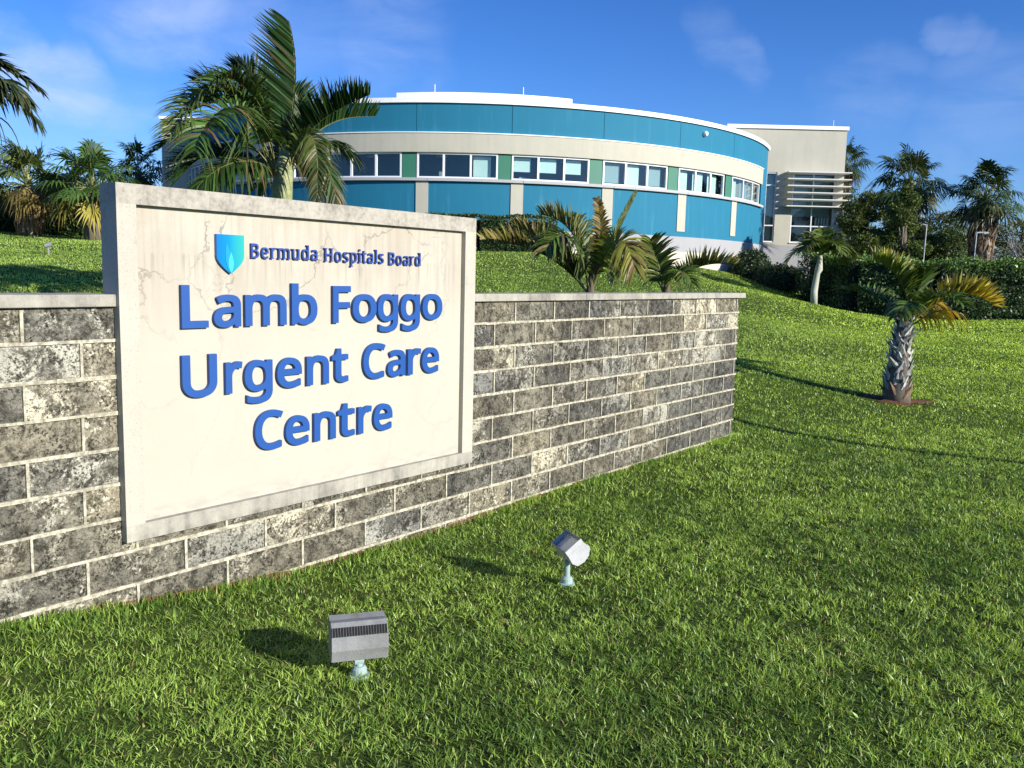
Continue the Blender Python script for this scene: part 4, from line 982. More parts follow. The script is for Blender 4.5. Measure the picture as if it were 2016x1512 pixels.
# ---- young palms behind the right-hand part of the wall
def young(base, label, fr, seed, gname):
    r_ = thing('palm_tree', (base[0], base[1], gz(base[0], base[1])), label, 'palm tree', gname)
    z0 = gz(base[0], base[1])
    MB().tube([(base[0], base[1], z0 - .05), (base[0], base[1], base[2] - .15), (base[0] + .01, base[1], base[2] + .15)], [.07, .06, .03], 12).build('trunk', M_RT, r_, smooth=True)
    for i, (pl, kw) in enumerate(fr):
        k2 = dict(n=40, L=.42, width=.022, seed=seed + i, rad=.012); k2.update(kw); k2['n'] = int(k2['n'] * 1.3)
        frond(r_, rel(base, *pl), **k2)
    return r_
M_RT = plain('young_trunk', (.10, .08, .045), .8, nz=.3)
k11 = 11 / 1700.
def q11(x, y, d=0, x0=1162, y0=560, k=k11): return ((x - x0) * k, d, (y0 - y) * k)
GY_ = 'young palms growing just behind the wall'
young((.96, 11.0, 1.66), 'bushy young palm with yellowing leaflets, behind the wall beside the sign', [
    ([q11(1155, 575), q11(1110, 515), q11(1040, 480), q11(955, 483, -.3)], dict(up=(0, -.6, 1), lift=.6, wind=(0, 0, .7), droop=.15, col=(.07, .11, .022), tipcol=(.27, .22, .05), n=52, L=.40, brown=.1)),
    ([q11(1158, 575), q11(1150, 480, .1), q11(1120, 430, .2), q11(1060, 425, .3)], dict(lift=.9, wind=(-.1, 0, .9), droop=.1, col=(.05, .085, .02), tipcol=(.22, .20, .05), L=.36)),
    ([q11(1163, 575), q11(1175, 500, -.1), q11(1185, 470, -.2), q11(1165, 400, -.3)], dict(up=(0, -1, .2), lift=.3, wind=(.0, 0, .3), droop=.25, col=(.13, .14, .03), tipcol=(.24, .17, .05), L=.20, brown=.2)),
    ([q11(1165, 570), q11(1190, 470, -.2), q11(1215, 440, -.4), q11(1235, 530, -.6)], dict(up=(0, -1, .5), lift=.3, droop=.45, col=(.20, .24, .03), tipcol=(.26, .24, .05), L=.40, n=48)),
    ([q11(1160, 575), q11(1140, 470, -.2), q11(1100, 440, -.4), q11(1070, 500, -.6)], dict(up=(0, -.6, 1), lift=.3, droop=.45, col=(.07, .11, .022), L=.42, brown=.08)),
    ([q11(1162, 570), q11(1180, 500, .2), q11(1210, 460, .4), q11(1250, 500, .6)], dict(lift=.4, droop=.4, col=(.10, .13, .03), tipcol=(.25, .17, .07), brown=.2)),
    ([q11(1160, 575), q11(1120, 530, -.1), q11(1080, 470, -.1), q11(1010, 450, .1)], dict(lift=.7, wind=(0, 0, .7), droop=.15, col=(.07, .11, .022), tipcol=(.22, .18, .05), brown=.08)),
    ([q11(1162, 575), q11(1165, 500, .3), q11(1150, 430, .6), q11(1120, 420, .9)], dict(lift=.6, wind=(0, 0, .5), col=(.05, .08, .02))),
], 100, GY_)
sprt = bpy.data.objects[[o_.name for o_ in COL.objects if o_.name.startswith('palm_tree')][-1]]
frond(sprt, rel((.96, 11.0, 1.66), q11(1168, 570), q11(1185, 500), q11(1215, 440), q11(1243, 380)), n=26, L=.12, width=.03, up=(0, -1, 0), lift=0, fwd=3.5, droop=0, col=(.11, .15, .05), seed=150, rad=.010, start=.3, jit=.02)
k12 = 12 / 1700.
def q12(x, y, d=0): return q11(x, y, d, 1312, 565, k12)
young((2.10, 12.0, 1.66), 'small sparse young palm behind the wall, nearer its free end', [
    ([q12(1306, 580), q12(1300, 530), q12(1285, 500), q12(1275, 478, -.1)], dict(up=(-.3, -1, .3), lift=.4, wind=(.2, 0, .4), droop=.2, col=(.10, .14, .03), L=.40, n=40)),
    ([q12(1318, 580), q12(1345, 530), q12(1380, 515, -.1), q12(1437, 522, -.2)], dict(up=(0, -.5, 1), lift=.8, wind=(-.1, 0, .8), droop=.15, col=(.06, .095, .02), tipcol=(.16, .17, .04), L=.34, n=44)),
    ([q12(1306, 580), q12(1290, 530, .1), q12(1250, 500, .2), q12(1215, 545, .3)], dict(up=(0, -.5, 1), lift=.4, droop=.4, col=(.07, .12, .022), L=.40, n=44)),
    ([q12(1310, 580), q12(1315, 540, -.2), q12(1335, 520, -.4), q12(1345, 560, -.6)], dict(up=(0, -.7, 1), lift=.5, droop=.4, col=(.08, .13, .025), L=.3)),
], 200, GY_)

# ---- booted palm on the right-hand lawn
RX, RY = PALM_R; rz = gz(RX, RY)
rp = thing('palm_tree', (RX, RY, rz), 'short palm with shaggy grey trunk and golden frond, alone on the right lawn', 'palm tree')
mt, t, out = new_mat('grey_boots')
f1 = noise(t, 1, 5, .6, coord(t, (30, 30, 3)))
c = mix(t, step(t, f1, .35, .7), (.24, .235, .22), (.62, .61, .58)); principled(t, out, mix(t, 1, c, attr(t), 'MULTIPLY'), .85, spec=.2, nrm=bump(t, f1, .6, .01)); M_BOOT = mt
TH = 1.22
MB().tube([(RX, RY, rz - .05), (RX, RY, rz + .1), (RX - .01, RY, rz + .5), (RX + .02, RY, rz + .9), (RX + .05, RY, rz + TH)], [.21, .19, .145, .115, .105], 16).build('trunk', plain('booted_trunk', (.10, .085, .065), .9, nz=.35), rp, smooth=True)
r = np.random.default_rng(5)
nboot = 96
bt = MB()
for i in range(nboot):
    u = i / nboot; z = rz + .10 + u * (TH - .12); a = i * 2.39996; rad = .215 * (1 - u) ** .8 + .105 + .02 * (u > .5)
    rad = np.interp(u, [0, .1, .4, .75, 1], [.20, .185, .145, .118, .10])
    tx_ = RX + np.interp(u, [0, .4, .75, 1], [0, -.01, .02, .05])
    a2 = a + r.normal(0, .1); L_ = r.uniform(.13, .24); w_ = r.uniform(.10, .15); flare = r.uniform(.0, .035) + (.09 * r.random() if r.random() < .22 else 0)
    lean = r.choice([-.6, .6]) + r.normal(0, .25)
    g_ = r.uniform(.55, 1.25); col = (g_, g_, g_ * r.uniform(.94, 1.03)) if u > .12 else (.45, .30, .2)
    rad_d = np.array([math.cos(a2), math.sin(a2), 0]); tan_d = np.array([-math.sin(a2), math.cos(a2), 0]); row = []
    for k in range(5):
        q_ = k / 4; c_ = np.array([tx_, RY, z]) + rad_d * (rad - .004 + flare * q_ ** 2) + tan_d * lean * L_ * q_ + np.array([0, 0, L_ * (q_ - .35)])
        ww = w_ * (1, .86, .6, .38, .16)[k] * .5
        row += [c_ - tan_d * ww - rad_d * .028 * (1 - q_), c_ + rad_d * .012, c_ + tan_d * ww - rad_d * .028 * (1 - q_)]
    fs = []
    for k in range(4): fs += [(3 * k, 3 * k + 1, 3 * k + 4, 3 * k + 3), (3 * k + 1, 3 * k + 2, 3 * k + 5, 3 * k + 4)]
    bt.quads(row, fs, col)
ob = bt.build('leaf_base_stubs', M_BOOT, rp); sd_ = ob.modifiers.new('solid', 'SOLIDIFY'); sd_.thickness = .008
kR = 12.93 / 1700
def qR(x, y, d=0): return ((x - 1775) * kR, d, (622 - y) * kR)
RB = (RX + .06, RY, rz + TH - .05)
for i, (pl, kw) in enumerate([
    ([qR(1775, 630), qR(1830, 560, -.1), qR(1880, 545, -.2), qR(1922, 582, -.3)], dict(up=(0, -.5, 1), lift=1.0, wind=(.0, 0, .9), droop=.10, col=(.16, .16, .025), tipcol=(.55, .44, .05), n=54, L=.48, sides=(1, .8), jit=.2)),
    ([qR(1775, 630), qR(1770, 560, -.1), qR(1750, 525, -.2), qR(1685, 498, -.3)], dict(up=(0, -.5, 1), lift=.9, wind=(.1, 0, .8), droop=.15, col=(.05, .11, .02), tipcol=(.24, .30, .06), n=54, L=.46)),
    ([qR(1775, 630), qR(1780, 570, .1), qR(1770, 530, .2), qR(1740, 490, .4)], dict(lift=.8, wind=(.1, 0, .6), droop=.2, col=(.07, .11, .02), tipcol=(.45, .33, .04), n=46, L=.45)),
    ([qR(1775, 630), qR(1765, 580, -.3), qR(1740, 560, -.7), qR(1700, 600, -1.0)], dict(lift=.3, droop=.5, col=(.055, .10, .02), n=36, L=.38)),
    ([qR(1775, 630), qR(1785, 570, -.2), qR(1800, 550, -.6), qR(1815, 580, -1.0)], dict(lift=.5, wind=(0, 0, .3), droop=.4, col=(.06, .11, .02), n=36, L=.38)),
    ([qR(1775, 630), qR(1790, 580, .2), qR(1840, 560, .5), qR(1900, 600, .8)], dict(lift=.3, droop=.6, col=(.20, .17, .03), tipcol=(.55, .34, .03), n=44, L=.4, sides=(1, 1))),
    ([qR(1775, 630), qR(1760, 590, .2), qR(1740, 560, .5), qR(1690, 560, .8)], dict(lift=.5, wind=(0, 0, .4), droop=.3, col=(.07, .12, .02), n=44, L=.42)),
    ([qR(1775, 630), qR(1785, 560, 0), qR(1790, 540, -.2), qR(1770, 520, -.5)], dict(lift=.5, wind=(-.1, 0, .5), droop=.2, col=(.05, .09, .018), n=40, L=.40)),
    ([qR(1775, 635), qR(1800, 600, -.2), qR(1830, 580, -.3), qR(1850, 600, -.5)], dict(lift=.2, wind=(.1, 0, -.4), droop=.8, col=(.35, .27, .03), n=16, L=.38, sides=(0.01, 1))),
]): frond(rp, rel(RB, *pl), **dict(dict(width=.026, seed=300 + i, rad=.016), **dict(kw, n=int(kw['n'] * 1.4))))
soil = MB(); n_ = 40; ring = []
for k in range(n_):
    a = 2 * math.pi * k / n_; rr_ = .36 + .13 * math.sin(3 * a + 1) + .06 * math.sin(7 * a)
    ring.append((RX + .02 + rr_ * 1.25 * math.cos(a), RY + .03 + rr_ * .85 * math.sin(a)))
zs = ground_z(np.array([p_[0] for p_ in ring]), np.array([p_[1] for p_ in ring]))
mid = [(RX + (x - RX) * .5, RY + (y - RY) * .5) for x, y in ring]
soil.add([(x, y, z + .005) for (x, y), z in zip(ring, zs)] + [(x, y, gz(x, y) + .03) for x, y in mid] + [(RX, RY, rz + .04)],
         [(k, (k + 1) % n_, n_ + (k + 1) % n_, n_ + k) for k in range(n_)] + [(n_ + k, n_ + (k + 1) % n_, 2 * n_) for k in range(n_)])
mt, t, out = new_mat('red_soil'); nn = noise(t, 18, 6, .7, coord(t))
principled(t, out, mix(t, step(t, nn, .35, .65), (.09, .045, .025), (.22, .11, .06)), .95, spec=.1, nrm=bump(t, nn, .8, .03))
so = soil.build('soil_patch', mt, smooth=True); tag(so, 'bare reddish soil round the foot of the shaggy palm', 'soil', kind='stuff')

es = MB(); ss_ = np.arange(1.9, 7.2, .05); wv_ = .012 + .05 * np.clip(value_noise(ss_, ss_ * 0, 3.1, 41) * value_noise(ss_, ss_ * 0 + 5, 9, 42) * 2.6 - .55, 0, 1) * 1.3 - .010
q0 = wd[None] * ss_[:, None] - wn[None] * (WDIST - .001); q1 = wd[None] * ss_[:, None] - wn[None] * (WDIST - .001 - wv_)[:, None]
q0 = np.array(q0); q0[:, 2] = ground_z(q0[:, 0], q0[:, 1]) + .030; q1[:, 2] = ground_z(q1[:, 0], q1[:, 1]) + .008
n_ = len(ss_); es.add(np.concatenate([q0, q1]), [(k, k + 1, n_ + k + 1, n_ + k) for k in range(n_ - 1)])
eo = es.build('soil_edge', mt, smooth=True); tag(eo, 'thin line of bare reddish soil along the foot of the stone wall', 'soil', kind='stuff')

# ---- small palm in front of the annexe
SX, SY = 11.75, 34.0; sz = gz(SX, SY); kS = 34 / 1700.
sp = thing('palm_tree', (SX, SY, sz), 'small slender palm with a pale bottle trunk, in front of the annexe shrubs', 'palm tree')
MB().tube([(SX, SY, sz - .1), (SX - .02, SY, sz + .5), (SX + .05, SY, sz + 1.2), (SX + .1, SY, sz + 1.35), (SX + .14, SY, sz + 1.9)], [.14, .13, .11, .15, .06], 14).build('trunk', plain('pale_palm_trunk', (.42, .42, .34), .7, nz=.2), sp, smooth=True)
SBs = (SX + .14, SY, sz + 1.85)
for i, (dx, dz, dy) in enumerate(((-1.3, -.3, 0), (-.8, .75, .2), (0, 1.0, 0), (.6, .85, -.2), (1.25, .1, 0), (1.1, -.35, .3), (-.9, .2, -.6), (.5, .2, -.8), (-.3, .9, .5), (.9, .5, .6), (-.6, .5, -.4))):
    frond(sp, rel(SBs, (0, 0, 0), (dx * .3, dy * .3, .45 + .2 * dz), (dx * .75, dy * .8, .55 + .4 * dz), (dx, dy, dz)), n=46, L=.62, width=.05, lift=.4, droop=.35, seed=400 + i, col=(.06, .12, .025), tipcol=(.14, .18, .04), rad=.02)

# ---- frond tips of a palm just beyond the left edge
OX, OY = -6.9, 9.5; oz = gz(OX, OY); kO = OY / 1700.
op = thing('palm_tree', (OX, OY, oz), 'dark palm beyond the left edge whose drooping leaf tips hang into view at upper left', 'palm tree')
MB().tube([(OX, OY, oz - .1), (OX, OY, 3.7)], [.16, .13], 14).build('trunk', M_TRUNKG, op, smooth=True)
def QO(x, y, d=0.0): 
    return (-5.64 + (x - 0) * kO, OY + d, 3.34 + (200 - y) * kO)
OB = (OX, OY, 3.7)
for i, (e, kw) in enumerate([(QO(92, 182, -.2), dict(L=.34)), (QO(78, 150, .2), dict(L=.28, droop=.3)), (QO(62, 205, .3), dict(L=.34)), (QO(30, 120, .1), dict(L=.34, lift=.5, droop=.1, fwd=.9)), (QO(35, 165, -.3), dict(L=.40)), (QO(-110, 120, -.5), dict()), (QO(-160, 260, .4), dict(L=.4)), (QO(-300, 200, .4), dict()), (QO(-280, 100, -.4), dict())]):
    e = np.array(e); b_ = np.array(OB)
    frond(op, [tuple(b_), tuple(b_ + (e - b_) * .3 + np.array([0, 0, .35])), tuple(b_ + (e - b_) * .8 + np.array([0, 0, .35])), tuple(e)], **dict(dict(n=60, width=.036, L=.42, lift=.2, fwd=.7, droop=.5, seed=500 + i, col=(.035, .055, .022), jit=.3, rad=.014), **kw))
st_ = MB()
for (xa, ya, xb, yb, xc, yc) in ((-30, 190, 20, 185, 28, 268), (-20, 205, 45, 195, 56, 282), (-30, 225, 15, 215, 20, 300), (-30, 175, 20, 205, 18, 262)):
    st_.tube([bez([QO(xa, ya), QO(xb, yb), QO(xc, yc)], k / 8) for k in range(9)], list(np.linspace(.010, .004, 9)), 5, (.05, .07, .03))
st_.build('fruit_stalk', M_PALM, op)

# ================================================================== FAN PALMS
M_FAN = leaf_mat('fan_leaf', (1, 1, 1), .22, .45, .4, .25, 2)
mt_thatch = plain('dead_thatch', (.20, .145, .09), .95, nz=.4)
M_BARK = plain('palm_bark', (.14, .115, .085), .95, nz=.4)
def fan_palm(X, Y, zc, label, R=1.6, n=34, seed=0, col=(.05, .085, .02), skirt=1.5, group='tall fan palms beyond the lawn', wind=(0, 0, 0), low=(.16, .16, .04), trunk_r=.28, leafr=.85):
    r = np.random.default_rng(seed); z0 = gz(X, Y)
    root = thing('fan_palm', (X, Y, z0), label, 'palm tree', group)
    MB().tube([(X, Y, z0 - .2), (X, Y, (z0 + zc) / 2), (X, Y, zc)], [trunk_r * 1.2, trunk_r, trunk_r * .8], 12).build('trunk', M_BARK, root, smooth=True)
    mb = MB(); sk = MB(); windv = np.array(wind)
    for i in range(n):
        el = np.interp((i + .5) / n, [0, 1], [1.45, -.75]) + r.normal(0, .12); az = i * 2.39996 + r.normal(0, .2)
        d = unit(np.array([math.cos(az) * math.cos(el), math.sin(az) * math.cos(el), math.sin(el)]) + windv * .35)
        plen = R * r.uniform(.42, .82) * (1 if el > -.2 else .8)
        c0 = np.array([X, Y, zc]); hub = c0 + d * plen + np.array([0, 0, -.10 * plen * (1 - max(el, 0))])
        mb.tube([c0, c0 + d * plen * .5 + np.array([0, 0, .05]), hub], [.025, .02, .014], 4, (.30, .32, .12))
        dd = unit(d + np.array([0, 0, -.45 - .2 * r.random()]) + windv * .6)
        side = unit(np.cross(dd, np.array([0, 0, 1.0])) + r.normal(0, .25, 3)); nrm = unit(np.cross(side, dd))
        lr = leafr * r.uniform(.8, 1.15)
        cc0 = np.array(low if el < -.25 else col) * r.uniform(.6, 1.4)
        ns = 22
        for k in range(ns):
            a = (k / (ns - 1) - .5) * math.radians(235); sdv = math.cos(a) * dd + math.sin(a) * side
            ln = lr * (.62 + .38 * math.cos(a * .6)) * r.uniform(.88, 1.08)
            wv = unit(np.cross(sdv, nrm)); w_ = lr * .048
            mid_ = hub + sdv * ln * .55 + nrm * .03 * (1 if k % 2 else -1)
            tip = hub + sdv * ln + np.array([0, 0, -.20 * ln * (1 + 1.6 * r.random())]) + r.normal(0, .05, 3) + windv * .12 * ln
            m2 = (mid_ * .45 + tip * .55) + np.array([0, 0, .04])
            mb.quads([hub, mid_ - wv * w_, mid_ + wv * w_, m2 - wv * w_ * .5, m2 + wv * w_ * .5, tip], [(0, 1, 2, 2)][:0] + [(1, 2, 4, 3)], cc0 * r.uniform(.85, 1.15))
            mb.add([hub, mid_ - wv * w_, mid_ + wv * w_], [(0, 1, 2)], cc0)
            mb.add([m2 - wv * w_ * .5, m2 + wv * w_ * .5, tip], [(0, 1, 2)], cc0 * .85 + np.array([.02, .012, 0]))
    mb.build('crown', M_FAN, root)
    ns = int(260 * skirt)
    for i in range(ns):
        u = r.random() ** 1.2; a = r.uniform(0, 2 * math.pi); zt = zc - .1 - u * skirt * 1.0; rr = (trunk_r + .30 * (1 - abs(u - .25) * .9)) * r.uniform(.7, 1.15)
        ln = r.uniform(.4, .85); w_ = r.uniform(.03, .07)
        rd = np.array([math.cos(a), math.sin(a), 0]); td = np.array([-math.sin(a), math.cos(a), 0])
        A_ = np.array([X, Y, zt]) + rd * rr * .75; B_ = A_ + rd * .12 + np.array([0, 0, -ln * .55]) + td * r.normal(0, .06); C_ = B_ - rd * .03 + np.array([0, 0, -ln * .45]) + td * r.normal(0, .08)
        g_ = r.uniform(.5, 1.5)
        sk.quads([A_ - td * w_ * .4, A_ + td * w_ * .4, B_ - td * w_, B_ + td * w_, C_ - td * w_ * .2, C_ + td * w_ * .2], [(0, 1, 3, 2), (2, 3, 5, 4)], (.26 * g_, .18 * g_, .105 * g_))
    sk.build('dead_leaf_skirt', M_FAN, root)
    return root
GL_ = 'fan palms in front of the left hedge'
GR_ = 'tall fan palms behind the right hedge'
fan_palm(-18.9, 34.0, 4.75, 'big fan palm with a brown leaf skirt, in front of the left hedge', R=1.7, n=40, seed=1, col=(.085, .12, .03), low=(.22, .17, .05), skirt=1.3, group=GL_, wind=(-.35, 0, .3), trunk_r=.30, leafr=.95)
fan_palm(-15.95, 33.0, 4.55, 'bright green fan palm with yellow lower leaves, beside the upper left corner of the sign', R=1.7, n=34, seed=2, col=(.06, .12, .025), low=(.24, .21, .04), skirt=.5, group=GL_, wind=(-.1, 0, .2), leafr=1.0)
fan_palm(-19.7, 46.0, 6.4, 'fan palm partly hidden behind the cream left wing of the building', R=1.6, n=30, seed=3, col=(.06, .11, .025), low=(.16, .16, .04), skirt=.8, group=GL_, leafr=1.0)
fan_palm(-22.2, 33.5, 3.9, 'low fan palm with yellowing leaves, cut by the left edge of the lawn view', R=1.4, n=26, seed=4, col=(.10, .14, .03), low=(.34, .26, .05), skirt=.5, group=GL_, leafr=.9)
fan_palm(18.7, 42.0, 6.4, 'fan palm rising out of the dark tree, nearer the building', R=1.75, n=40, seed=5, col=(.045, .075, .02), low=(.07, .08, .025), skirt=2.0, group=GR_, leafr=.95)
fan_palm(21.25, 40.0, 5.65, 'fan palm with an open crown and thick brown skirt, nearest the right edge', R=1.75, n=42, seed=6, col=(.04, .075, .02), low=(.07, .08, .025), skirt=2.3, group=GR_, leafr=.9, trunk_r=.38)
fan_palm(19.6, 53.0, 8.6, 'fan palm half hidden behind the right corner of the annexe', R=1.7, n=30, seed=7, col=(.04, .07, .02), low=(.10, .09, .03), skirt=1.5, group=GR_, leafr=.9)

# ================================================================== FOLIAGE
M_FOL = leaf_mat('foliage', (1.6, 1.7, 1.4), .25, .5, .35, .2, 1.2)
M_FOLG = leaf_mat('glossy_foliage', (1.45, 1.55, 1.3), .18, .42, .4, .2, 1.2)
M_CORE = plain('painted_leaf_shade', (.018, .024, .010), .95, nz=.3)  # near-black fill for hedges and shrubs, shade between leaves put into the colour
def leaf_cloud(P, size, cols, r, up=.3, aspect=.5):
    n = len(P)
    d = r.normal(0, 1, (n, 3)); d[:, 2] += up; d /= np.linalg.norm(d, axis=1)[:, None]
    e = np.cross(d, r.normal(0, 1, (n, 3))); e /= np.linalg.norm(e, axis=1)[:, None]
    s = size * r.uniform(.6, 1.35, (n, 1)); a = d * s; b = e * s * aspect
    V = np.stack([P - a, P + b, P + a, P - b], 1).reshape(-1, 3)
    q = (np.arange(n) * 4)[:, None] + np.array([[0, 1, 2, 3]])
    return V, q, np.repeat(cols, 4, 0)
def clump_pts(cs, n, r):
    """points through the outer part of ellipsoids, uneven edge"""
    vol = np.array([c[3] * c[4] * c[5] for c in cs]) ** .7; pick = r.choice(len(cs), n, p=vol / vol.sum())
    C = np.array(cs)[pick]; d = r.normal(0, 1, (n, 3)); d /= np.linalg.norm(d, axis=1)[:, None]
    rad = (r.random(n) ** .33)[:, None] * (1 + .22 * r.normal(0, 1, (n, 1)) * .6)
    return C[:, :3] + d * rad * C[:, 3:6], pick
def tree(name, X, Y, label, cs, n, size, col, seed, cat='tree', group=None, trunk=.18, vary=.3, up=.4, aspect=.45):
    r = np.random.default_rng(seed); z0 = gz(X, Y)
    root = thing(name, (X, Y, z0), label, cat, group)
    tb_ = MB(); top = max(c[2] for c in cs)
    tb_.tube([(X, Y, z0 - .2), (X + .1, Y, z0 + (top - z0) * .5), (X, Y, top)], [trunk, trunk * .7, trunk * .15], 8)
    for c in cs:
        h = z0 + (c[2] - z0) * .55; tb_.tube([(X, Y, h), ((X + c[0]) / 2, (Y + c[1]) / 2, (h + c[2]) / 2 + .1), (c[0], c[1], c[2])], [trunk * .45, trunk * .3, .02], 5)
    tb_.build('trunk', M_BARK, root)
    P, pick = clump_pts(cs, n, r); cv = r.uniform(1 - vary, 1 + vary, (len(cs), 1))
    cols = np.array(col)[None] * cv[pick] * r.uniform(.6, 1.45, (n, 1)) * np.array([1, 1, 1]) + r.uniform(0, .012, (n, 1)) * np.array([1.2, .8, .1])
    V, q, cc_ = leaf_cloud(P, size, cols, r, up, aspect)
    MB().quads(V, q, cc_).build('crown', M_FOL, root)
    return root
def hedge(name, pts, h, thick, label, n, size, col, seed, mat=None, group=None, topcol=None, rough=.16):
    """clipped hedge along a line of (x, y)"""
    r = np.random.default_rng(seed); root = thing(name, (pts[0][0], pts[0][1], gz(*pts[0])), label, 'hedge', group)
    seg = [np.array(p) for p in pts]; L = [np.linalg.norm(seg[i + 1] - seg[i]) for i in range(len(seg) - 1)]; cum = np.r_[0, np.cumsum(L)]
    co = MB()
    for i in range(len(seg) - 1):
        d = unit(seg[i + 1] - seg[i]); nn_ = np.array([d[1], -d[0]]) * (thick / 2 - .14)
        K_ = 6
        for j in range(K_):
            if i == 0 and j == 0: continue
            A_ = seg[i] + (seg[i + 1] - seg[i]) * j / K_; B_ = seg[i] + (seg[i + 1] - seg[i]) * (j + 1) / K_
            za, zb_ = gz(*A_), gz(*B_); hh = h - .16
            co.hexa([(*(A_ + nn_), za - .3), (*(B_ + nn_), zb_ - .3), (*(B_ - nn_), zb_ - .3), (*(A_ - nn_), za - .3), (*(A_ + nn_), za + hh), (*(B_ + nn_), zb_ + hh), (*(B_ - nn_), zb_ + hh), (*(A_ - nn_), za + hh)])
    co.build('shade_core', M_CORE, root)  # solid dark core, painted shade behind the leaf gaps
    s = r.uniform(0, cum[-1], n); i = np.clip(np.searchsorted(cum, s) - 1, 0, len(L) - 1); f = (s - cum[i]) / np.array(L)[i]
    SG = np.array(seg); C = SG[i] + (SG[i + 1] - SG[i]) * f[:, None]; D = (SG[i + 1] - SG[i]) / np.array(L)[i][:, None]; Nv = np.stack([D[:, 1], -D[:, 0]], 1)
    face = r.random(n); ptop = .32
    zz_ = r.uniform(.0, 1, n); offn = np.where(face < ptop, r.uniform(-1, 1, n), np.where(r.random(n) < .85, 1, -1) * 1.0)
    hz = np.where(face < ptop, 1.0, zz_)
    lump = (value_noise(s + 7, hz * h * 3, 1.3, seed) - .5) * rough * 1.6 + r.normal(0, rough * .35, n)
    offn = offn * (thick / 2 - .02) + np.where(face < ptop, 0, np.sign(offn) * lump)
    g0 = ground_z(C[:, 0], C[:, 1]); P = np.stack([C[:, 0] + Nv[:, 0] * offn, C[:, 1] + Nv[:, 1] * offn, g0 + hz * h + np.where(face < ptop, lump, 0)], 1)
    if rough > .1:      # leaves round the ends and corners
        m_ = n // 9; vi = r.integers(0, len(seg), m_); an = r.uniform(0, 2 * np.pi, m_); cz = r.random(m_); rr_ = thick / 2 + r.normal(0, .05, m_)
        cx_ = SG[vi, 0] + np.cos(an) * rr_; cy_ = SG[vi, 1] + np.sin(an) * rr_
        P = np.concatenate([P, np.stack([cx_, cy_, ground_z(SG[vi, 0], SG[vi, 1]) + cz * h], 1)]); hz = np.concatenate([hz, cz]); n = n + m_
    base = np.array(col)[None] * r.uniform(.55, 1.5, (n, 1))
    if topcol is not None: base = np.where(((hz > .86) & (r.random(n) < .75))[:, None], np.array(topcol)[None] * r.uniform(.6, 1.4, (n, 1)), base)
    V, q, cc_ = leaf_cloud(P, size, base, r, .2, .5)
    MB().quads(V, q, cc_).build('leaves', mat or M_FOLG, root)
    return root
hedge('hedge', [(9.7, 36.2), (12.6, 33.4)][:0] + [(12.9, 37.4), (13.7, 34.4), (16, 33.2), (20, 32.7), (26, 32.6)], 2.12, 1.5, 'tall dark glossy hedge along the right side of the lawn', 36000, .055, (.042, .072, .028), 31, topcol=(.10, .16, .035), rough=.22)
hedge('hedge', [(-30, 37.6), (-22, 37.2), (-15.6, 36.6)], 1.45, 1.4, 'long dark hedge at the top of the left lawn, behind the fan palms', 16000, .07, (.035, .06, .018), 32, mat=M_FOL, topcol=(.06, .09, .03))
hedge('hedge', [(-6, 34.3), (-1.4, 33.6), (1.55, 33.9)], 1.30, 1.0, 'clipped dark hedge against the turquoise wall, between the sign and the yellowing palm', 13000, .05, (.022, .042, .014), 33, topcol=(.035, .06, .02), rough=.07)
def shrub(X, Y, rx, ry, rz_, label, n, seed):
    r = np.random.default_rng(seed); z0 = gz(X, Y)
    root = thing('shrub', (X, Y, z0), label, 'shrub', 'rounded shrubs below the annexe')
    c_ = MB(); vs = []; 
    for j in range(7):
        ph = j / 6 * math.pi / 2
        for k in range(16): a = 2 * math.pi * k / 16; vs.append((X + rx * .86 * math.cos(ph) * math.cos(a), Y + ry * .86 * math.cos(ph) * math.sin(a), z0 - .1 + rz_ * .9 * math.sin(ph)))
    c_.add(vs, [(j * 16 + k, j * 16 + (k + 1) % 16, (j + 1) * 16 + (k + 1) % 16, (j + 1) * 16 + k) for j in range(6) for k in range(16)]); c_.build('shade_core', M_CORE, root)  # solid dark dome, painted shade behind the leaves
    d = r.normal(0, 1, (n, 3)); d[:, 2] = np.abs(d[:, 2]); d /= np.linalg.norm(d, axis=1)[:, None]
    rad = r.uniform(.86, 1.06, (n, 1)) + .06 * np.sin(d[:, :1] * 9 + seed) * np.cos(d[:, 1:2] * 8)
    P = np.array([X, Y, z0 - .05]) + d * rad * np.array([rx, ry, rz_])
    V, q, cc_ = leaf_cloud(P, .055, np.array([[.022, .038, .014]]) * r.uniform(.5, 1.7, (n, 1)), r, .3, .5)
    MB().quads(V, q, cc_).build('leaves', M_FOLG, root)
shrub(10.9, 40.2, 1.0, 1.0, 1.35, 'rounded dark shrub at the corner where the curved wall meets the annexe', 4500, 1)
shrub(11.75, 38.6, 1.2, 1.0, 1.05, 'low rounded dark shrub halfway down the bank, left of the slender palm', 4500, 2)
shrub(13.05, 36.2, 1.15, 1.1, 1.15, 'rounded dark shrub at the foot of the bank, right of the slender palm', 4500, 3)

